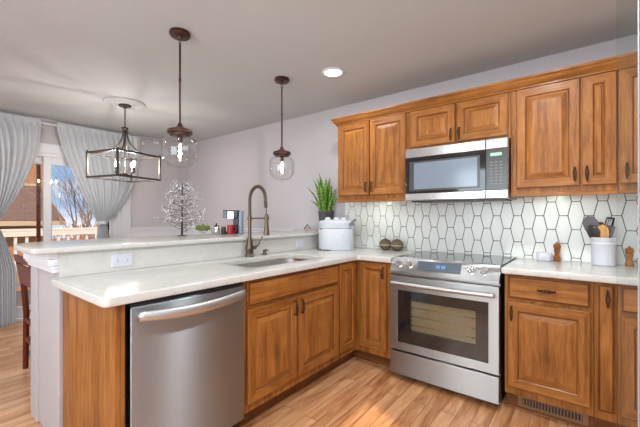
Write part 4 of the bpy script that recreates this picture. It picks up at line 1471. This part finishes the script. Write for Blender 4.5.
def mill(x, y, label, h=0.135):
    t = thing('pepper_mill', label, 'pepper mill', (x, y, ZW))
    k = h / 0.135
    obj('body', lathe(B(), [(r * 0.82, z * k) for r, z in ((0.026, 0), (0.028, 0.004), (0.028, 0.020), (0.024, 0.030), (0.018, 0.045), (0.017, 0.055), (0.022, 0.066), (0.025, 0.076), (0.023, 0.085), (0.019, 0.089))], 24, (x, y, ZW)), M_olive, t, smooth='auto')
    obj('head', lathe(B(), [(r * 0.82, z * k) for r, z in ((0.020, 0.0893), (0.027, 0.094), (0.029, 0.108), (0.025, 0.122), (0.014, 0.130), (0.006, 0.132), (0.008, 0.137), (0.003, 0.142))], 24, (x, y, ZW)), M_olive, t, smooth='auto')
mill(1.025, -0.085, 'stout wooden pepper mill between the white dish and the utensil crock')
mill(1.412, -0.080, 'slim wooden pepper mill right of the crock seen through the glass panel', 0.125)

x, y = 1.280, -0.125
t = thing('utensil_crock', 'white ceramic crock holding cooking utensils on the right worktop', 'crock', (x, y, ZW))
obj('crock', lathe(B(), [(0.060, 0), (0.064, 0.004), (0.065, 0.172), (0.067, 0.175), (0.067, 0.183), (0.063, 0.185), (0.060, 0.181), (0.059, 0.02), (0.04, 0.012)], 40, (x, y, ZW)), M_crock, t, smooth='auto')
obj('rim_band', lathe(B(), [(0.0652, 0.138), (0.0672, 0.140), (0.0672, 0.148), (0.0652, 0.150)], 40, (x, y, ZW), False, False), M_crock, t, smooth=True)
def utensil(nm, label, cat, bdx, bdy, tdx, tdy, tz, mt, head, hw, hl, slots=False, face=0.0, handle_r=0.0055):
    base = Vector((x + bdx, y + bdy, ZW + 0.025))
    top = Vector((x + tdx, y + tdy, ZW + tz))
    t = thing(nm, label, cat, tuple(base), group=None)
    ax = (top - base).normalized()
    neck = top - ax * hl
    obj('handle', tube(B(), [base, base.lerp(neck, 0.5), neck + ax * 0.012], [handle_r, handle_r, handle_r * 0.8], 8), mt, t, smooth=True)
    side = ax.cross(Vector((math.sin(face), math.cos(face), 0.0))).normalized()
    nr = side.cross(ax).normalized()
    b = B()
    rows = []
    for i in range(13):
        q = i / 12
        p = neck + ax * hl * q
        if head == 'round':
            w = hw * math.sqrt(max(0.0, 1 - (2 * q - 1) ** 2)) ** 0.85
            dp = -0.014 * math.sin(PI * q)
        else:
            w = hw * min(1, 0.35 + q * 2.2) * (1 if q < 0.93 else 0.9)
            dp = 0.006 * math.sin(PI * q)
        w = max(w, 0.003)
        row = []
        for j in range(7):
            s_ = j / 6 * 2 - 1
            row.append(p + side * w * s_ + nr * (dp * (1 - s_ * s_) + 0.0016))
        for j in range(6, -1, -1):
            s_ = j / 6 * 2 - 1
            row.append(p + side * w * s_ + nr * (dp * (1 - s_ * s_) - 0.0016))
        rows.append([tuple(v_) for v_ in row])
    loft(b, rows)
    ho = obj('head', b, mt, t, smooth='auto')
    if slots:
        sb_ = B()
        for j in (-0.5, 0, 0.5):
            pts = [neck + ax * hl * q + side * hw * j - nr * 0.0035 for q in (0.3, 0.85)]
            tube(sb_, pts, 0.0032, 6)
            pts = [v_ + nr * 0.009 for v_ in pts]
            tube(sb_, pts, 0.0032, 6)
        obj('slots', sb_, M_crock, ho)
    return t
FC = 0.65
utensil('serving_spoon', 'large grey spoon leaning left, tallest in the utensil crock', 'spoon', 0.025, 0.02, -0.085, 0.035, 0.325, M_nylon, 'round', 0.052, 0.14, face=FC)
utensil('slotted_spoon', 'dark slotted spoon leaning left over the crock rim below the grey spoon', 'spoon', 0.018, -0.016, -0.068, -0.032, 0.268, M_darknylon, 'round', 0.042, 0.12, True, FC)
utensil('wooden_spoon', 'pale wooden spoon standing in the middle of the utensil crock', 'spoon', -0.01, -0.03, -0.005, -0.045, 0.270, M_spoon, 'round', 0.040, 0.115, face=FC)
utensil('wooden_turner', 'brown wooden turner standing behind the pale spoon in the crock', 'turner', 0.0, 0.035, -0.02, 0.02, 0.285, M_olive, 'flat', 0.026, 0.09, face=FC)
utensil('slotted_turner', 'black slotted turner with pale stripes at the right of the crock', 'turner', -0.025, 0.01, 0.040, 0.040, 0.318, M_black, 'flat', 0.026, 0.085, True, FC)
utensil('spatula', 'grey spatula leaning right in the utensil crock', 'spatula', -0.018, 0.0, 0.042, -0.005, 0.262, M_nylon, 'flat', 0.024, 0.09, face=FC)

# ------------------------------------------------------------------ dining chair and rug beyond the bar
t = thing('dining_chair', 'dark red-brown wooden dining chair seen left of the white end post', 'chair', (-2.2, -2.2, 0))
cx0, cx1, cyb, cyf = -2.40, -1.98, -2.40, -1.98
for x in (cx0, cx1):
    obj('leg', tube(B(), [(x, cyb + 0.015, 0), (x, cyb + 0.02, 0.45), (x, cyb + 0.005, 0.68), (x, cyb - 0.035, 0.925)], [0.020, 0.022, 0.022, 0.018], 4), M_cherry, t, bevel=0.003)
    obj('leg', tube(B(), [(x, cyf, 0.0105), (x, cyf, 0.44)], [0.017, 0.021], 4), M_cherry, t, bevel=0.003)
for z in (0.40, 0.25):
    obj('stretcher', bx(cx0 + 0.012, cyb + 0.008, z - 0.018, cx1 - 0.012, cyb + 0.028, z + 0.018), M_cherry, t, bevel=0.003)
obj('stretcher', bx(cx0 - 0.01, cyb + 0.03, 0.22, cx0 + 0.01, cyf - 0.015, 0.255), M_cherry, t, bevel=0.003)
obj('stretcher', bx(cx1 - 0.01, cyb + 0.03, 0.22, cx1 + 0.01, cyf - 0.015, 0.255), M_cherry, t, bevel=0.003)
obj('seat', bx(cx0 - 0.025, cyb + 0.045, 0.441, cx1 + 0.025, cyf + 0.035, 0.475), M_cherry, t, bevel=0.01, seg=3)
sh = [((cyb - 0.018), 0.70), (cyb - 0.004, 0.70), (cyb - 0.028, 0.862), (cyb - 0.043, 0.862)]
obj('back_panel', loft(B(), [[(cx0 - 0.015, y_, z_) for y_, z_ in sh], [(cx1 + 0.015, y_, z_) for y_, z_ in sh]]), M_cherry, t, bevel=0.003)
sh = [(cyb - 0.048, 0.875), (cyb - 0.022, 0.875), (cyb - 0.034, 0.935), (cyb - 0.058, 0.935)]
obj('top_rail', loft(B(), [[(cx0 - 0.025, y_, z_) for y_, z_ in sh], [(cx1 + 0.025, y_, z_) for y_, z_ in sh]]), M_cherry, t, bevel=0.006)
rg = bx(-2.80, -2.30, 0.0005, -1.80, -0.7, 0.010)
tag(obj('rug', rg, M_rug, bevel=0.003), 'blue-grey rug on the wood floor beyond the dining chair', 'rug')

# ------------------------------------------------------------------ clear glass panel at the right edge
C0 = Vector((1.178, -3.056, 0))
Fd, Rd = Vector((-0.6177, 0.7864, 0)), Vector((0.7864, 0.6177, 0))
gpos = C0 + Fd * 1.30 + Rd * 1.30 * (617 - 320) / 336
t = thing('glass_panel', 'clear upright glass panel with a pale edge strip at the right edge of the view', 'glass panel', (gpos.x, gpos.y, 0), rz=math.radians(38.15))
wv = 1.30 * 20.0 / 336
pb = bx(0, -0.003, 0.03, 0.50, 0.003, 2.30)
obj('pane', pb, M_edge, t, local=True)
obj('edge_strip', bx(wv, -0.0075, 0.03, wv + 0.0035, -0.0032, 2.30), M_post, t, local=True)
obj('floor_rail', bx(0, -0.012, 0.0, 0.50, 0.012, 0.03), M_steel_s, t, local=True)

# ------------------------------------------------------------------ outside
struct('ground', bx(-60, -40, -2.1, XW - 0.2, 40, -2.0), M_soil)
struct('floor_deck', bx(-6.6, -5.0, -0.16, XW - 0.16, 2.0, -0.06), M_deck)
t = thing('deck_railing', 'white painted wooden deck railing outside the sliding door', 'railing', (-6.5, -1.5, -0.06))
XRl = -6.5
obj('top_rail', bx(XRl - 0.05, -5.0, 0.985, XRl + 0.045, 2.0, 1.025), M_rail, t, bevel=0.004)
obj('sub_rail', bx(XRl - 0.04, -5.0, 0.895, XRl + 0.04, 2.0, 0.985), M_rail, t)
obj('bottom_rail', bx(XRl - 0.02, -5.0, 0.03, XRl + 0.02, 2.0, 0.10), M_rail, t)
y = -4.9
while y < 1.95:
    obj('baluster', bx(XRl - 0.018, y - 0.020, 0.10, XRl + 0.018, y + 0.020, 0.895), M_rail, t)
    y += 0.15
for y in (-4.0, -2.3, -0.6, 1.1):
    obj('post', bx(XRl - 0.045, y + 0.03, -0.06, XRl + 0.045, y + 0.12, 0.985), M_rail, t)

t = thing('neighbour_house', 'neighbouring house with brown shingle roof and tan siding beyond the deck', 'house', (-15, -3, -2.0))
HY1 = 0.66
obj('wall', bx(-18.2, -9.0, -2.0, -13.6, HY1 - 0.35, 1.0), M_siding, t)
rf = B()
ridge_x, ridge_z, eave_x, eave_z = -16.3, 2.50, -13.0, 1.12
poly = [(eave_x, eave_z), (ridge_x, ridge_z), (-19.2, 1.2), (-19.2, 1.1), (ridge_x, ridge_z - 0.12), (eave_x, eave_z - 0.1)]
loft(rf, [[(x_, -9.3, z_) for x_, z_ in poly], [(x_, HY1, z_) for x_, z_ in poly]])
obj('roof', rf, M_shingle, t)
obj('ridge_cap', bx(ridge_x - 0.12, -9.3, ridge_z - 0.03, ridge_x + 0.12, HY1, ridge_z + 0.06), M_fascia, t)
obj('gutter', bx(eave_x - 0.02, -9.3, eave_z - 0.17, eave_x + 0.10, HY1, eave_z - 0.02), M_fascia, t)
obj('upper_storey', bx(-24.0, -12.0, -2.0, -18.6, 1.55, 5.6), M_siding, t)
obj('upper_roof', bx(-24.4, -12.4, 5.6, -18.2, 1.9, 5.8), M_fascia, t)
wb = B()
box(wb, -13.6, -1.9, -0.3, -13.57, -0.9, 0.75)
obj('window', wb, M_dark, t)

def bare_tree(label, x, y, z, h, seed, m_, n0=7):
    rnd = random.Random(seed)
    b = B()
    def grow(p, d, ln, r, lev):
        q = p + d * ln
        m__ = p.lerp(q, 0.5) + Vector((rnd.uniform(-1, 1), rnd.uniform(-1, 1), 0)) * ln * 0.04
        tube(b, [p, m__, q], [r, r * 0.85, r * 0.65], 5 if lev < 2 else 3, cap=False)
        if lev >= 6:
            return
        for k in range(rnd.choice((2, 2, 3)) if lev else n0):
            dd = (d + Vector((rnd.uniform(-1, 1), rnd.uniform(-1, 1), rnd.uniform(-0.1, 0.7))) * (0.55 if lev else 0.75)).normalized()
            grow(p.lerp(q, rnd.uniform(0.55, 1.0)), dd, ln * rnd.uniform(0.62, 0.82), r * 0.55, lev + 1)
    t = thing('bare_tree', label, 'tree', (x, y, z), group='bare trees outside')
    grow(Vector((x, y, z)), Vector((0, 0, 1)), h * 0.3, h * 0.0125, 0)
    obj('trunk_and_branches', b, m_, t)
bare_tree('bare grey tree beyond the deck railing in the middle of the door glass', -12.2, 1.05, -2.0, 6.4, 21, M_bark)
bare_tree('bare tree behind the right curtain beyond the deck railing', -17.5, 7.2, -2.0, 6.2, 8, M_bark)
def shrub(label, x, y, z, h, w, seed):
    rnd = random.Random(seed)
    b = B()
    for i in range(170):
        a = rnd.uniform(0, 2 * PI)
        r = w * math.sqrt(rnd.random())
        p = Vector((x + 0.25 * r * math.cos(a), y + 0.25 * r * math.sin(a), z))
        q = Vector((x + r * math.cos(a), y + r * math.sin(a), z + h * rnd.uniform(0.65, 1.0)))
        m__ = p.lerp(q, 0.6) + Vector((0, 0, 0.15))
        tube(b, [p, m__, q], [0.018, 0.014, 0.006], 3, cap=False)
    t = thing('dry_shrub', label, 'shrub', (x, y, z), group='dry shrubs beyond the deck')
    obj('twigs', b, M_twig, t)
shrub('rust coloured dry shrub low behind the railing left of the right curtain', -9.6, 0.22, -2.0, 3.1, 0.9, 31)
shrub('rust coloured dry shrub behind the railing under the bare trees', -9.4, 1.7, -2.0, 3.1, 0.55, 32)
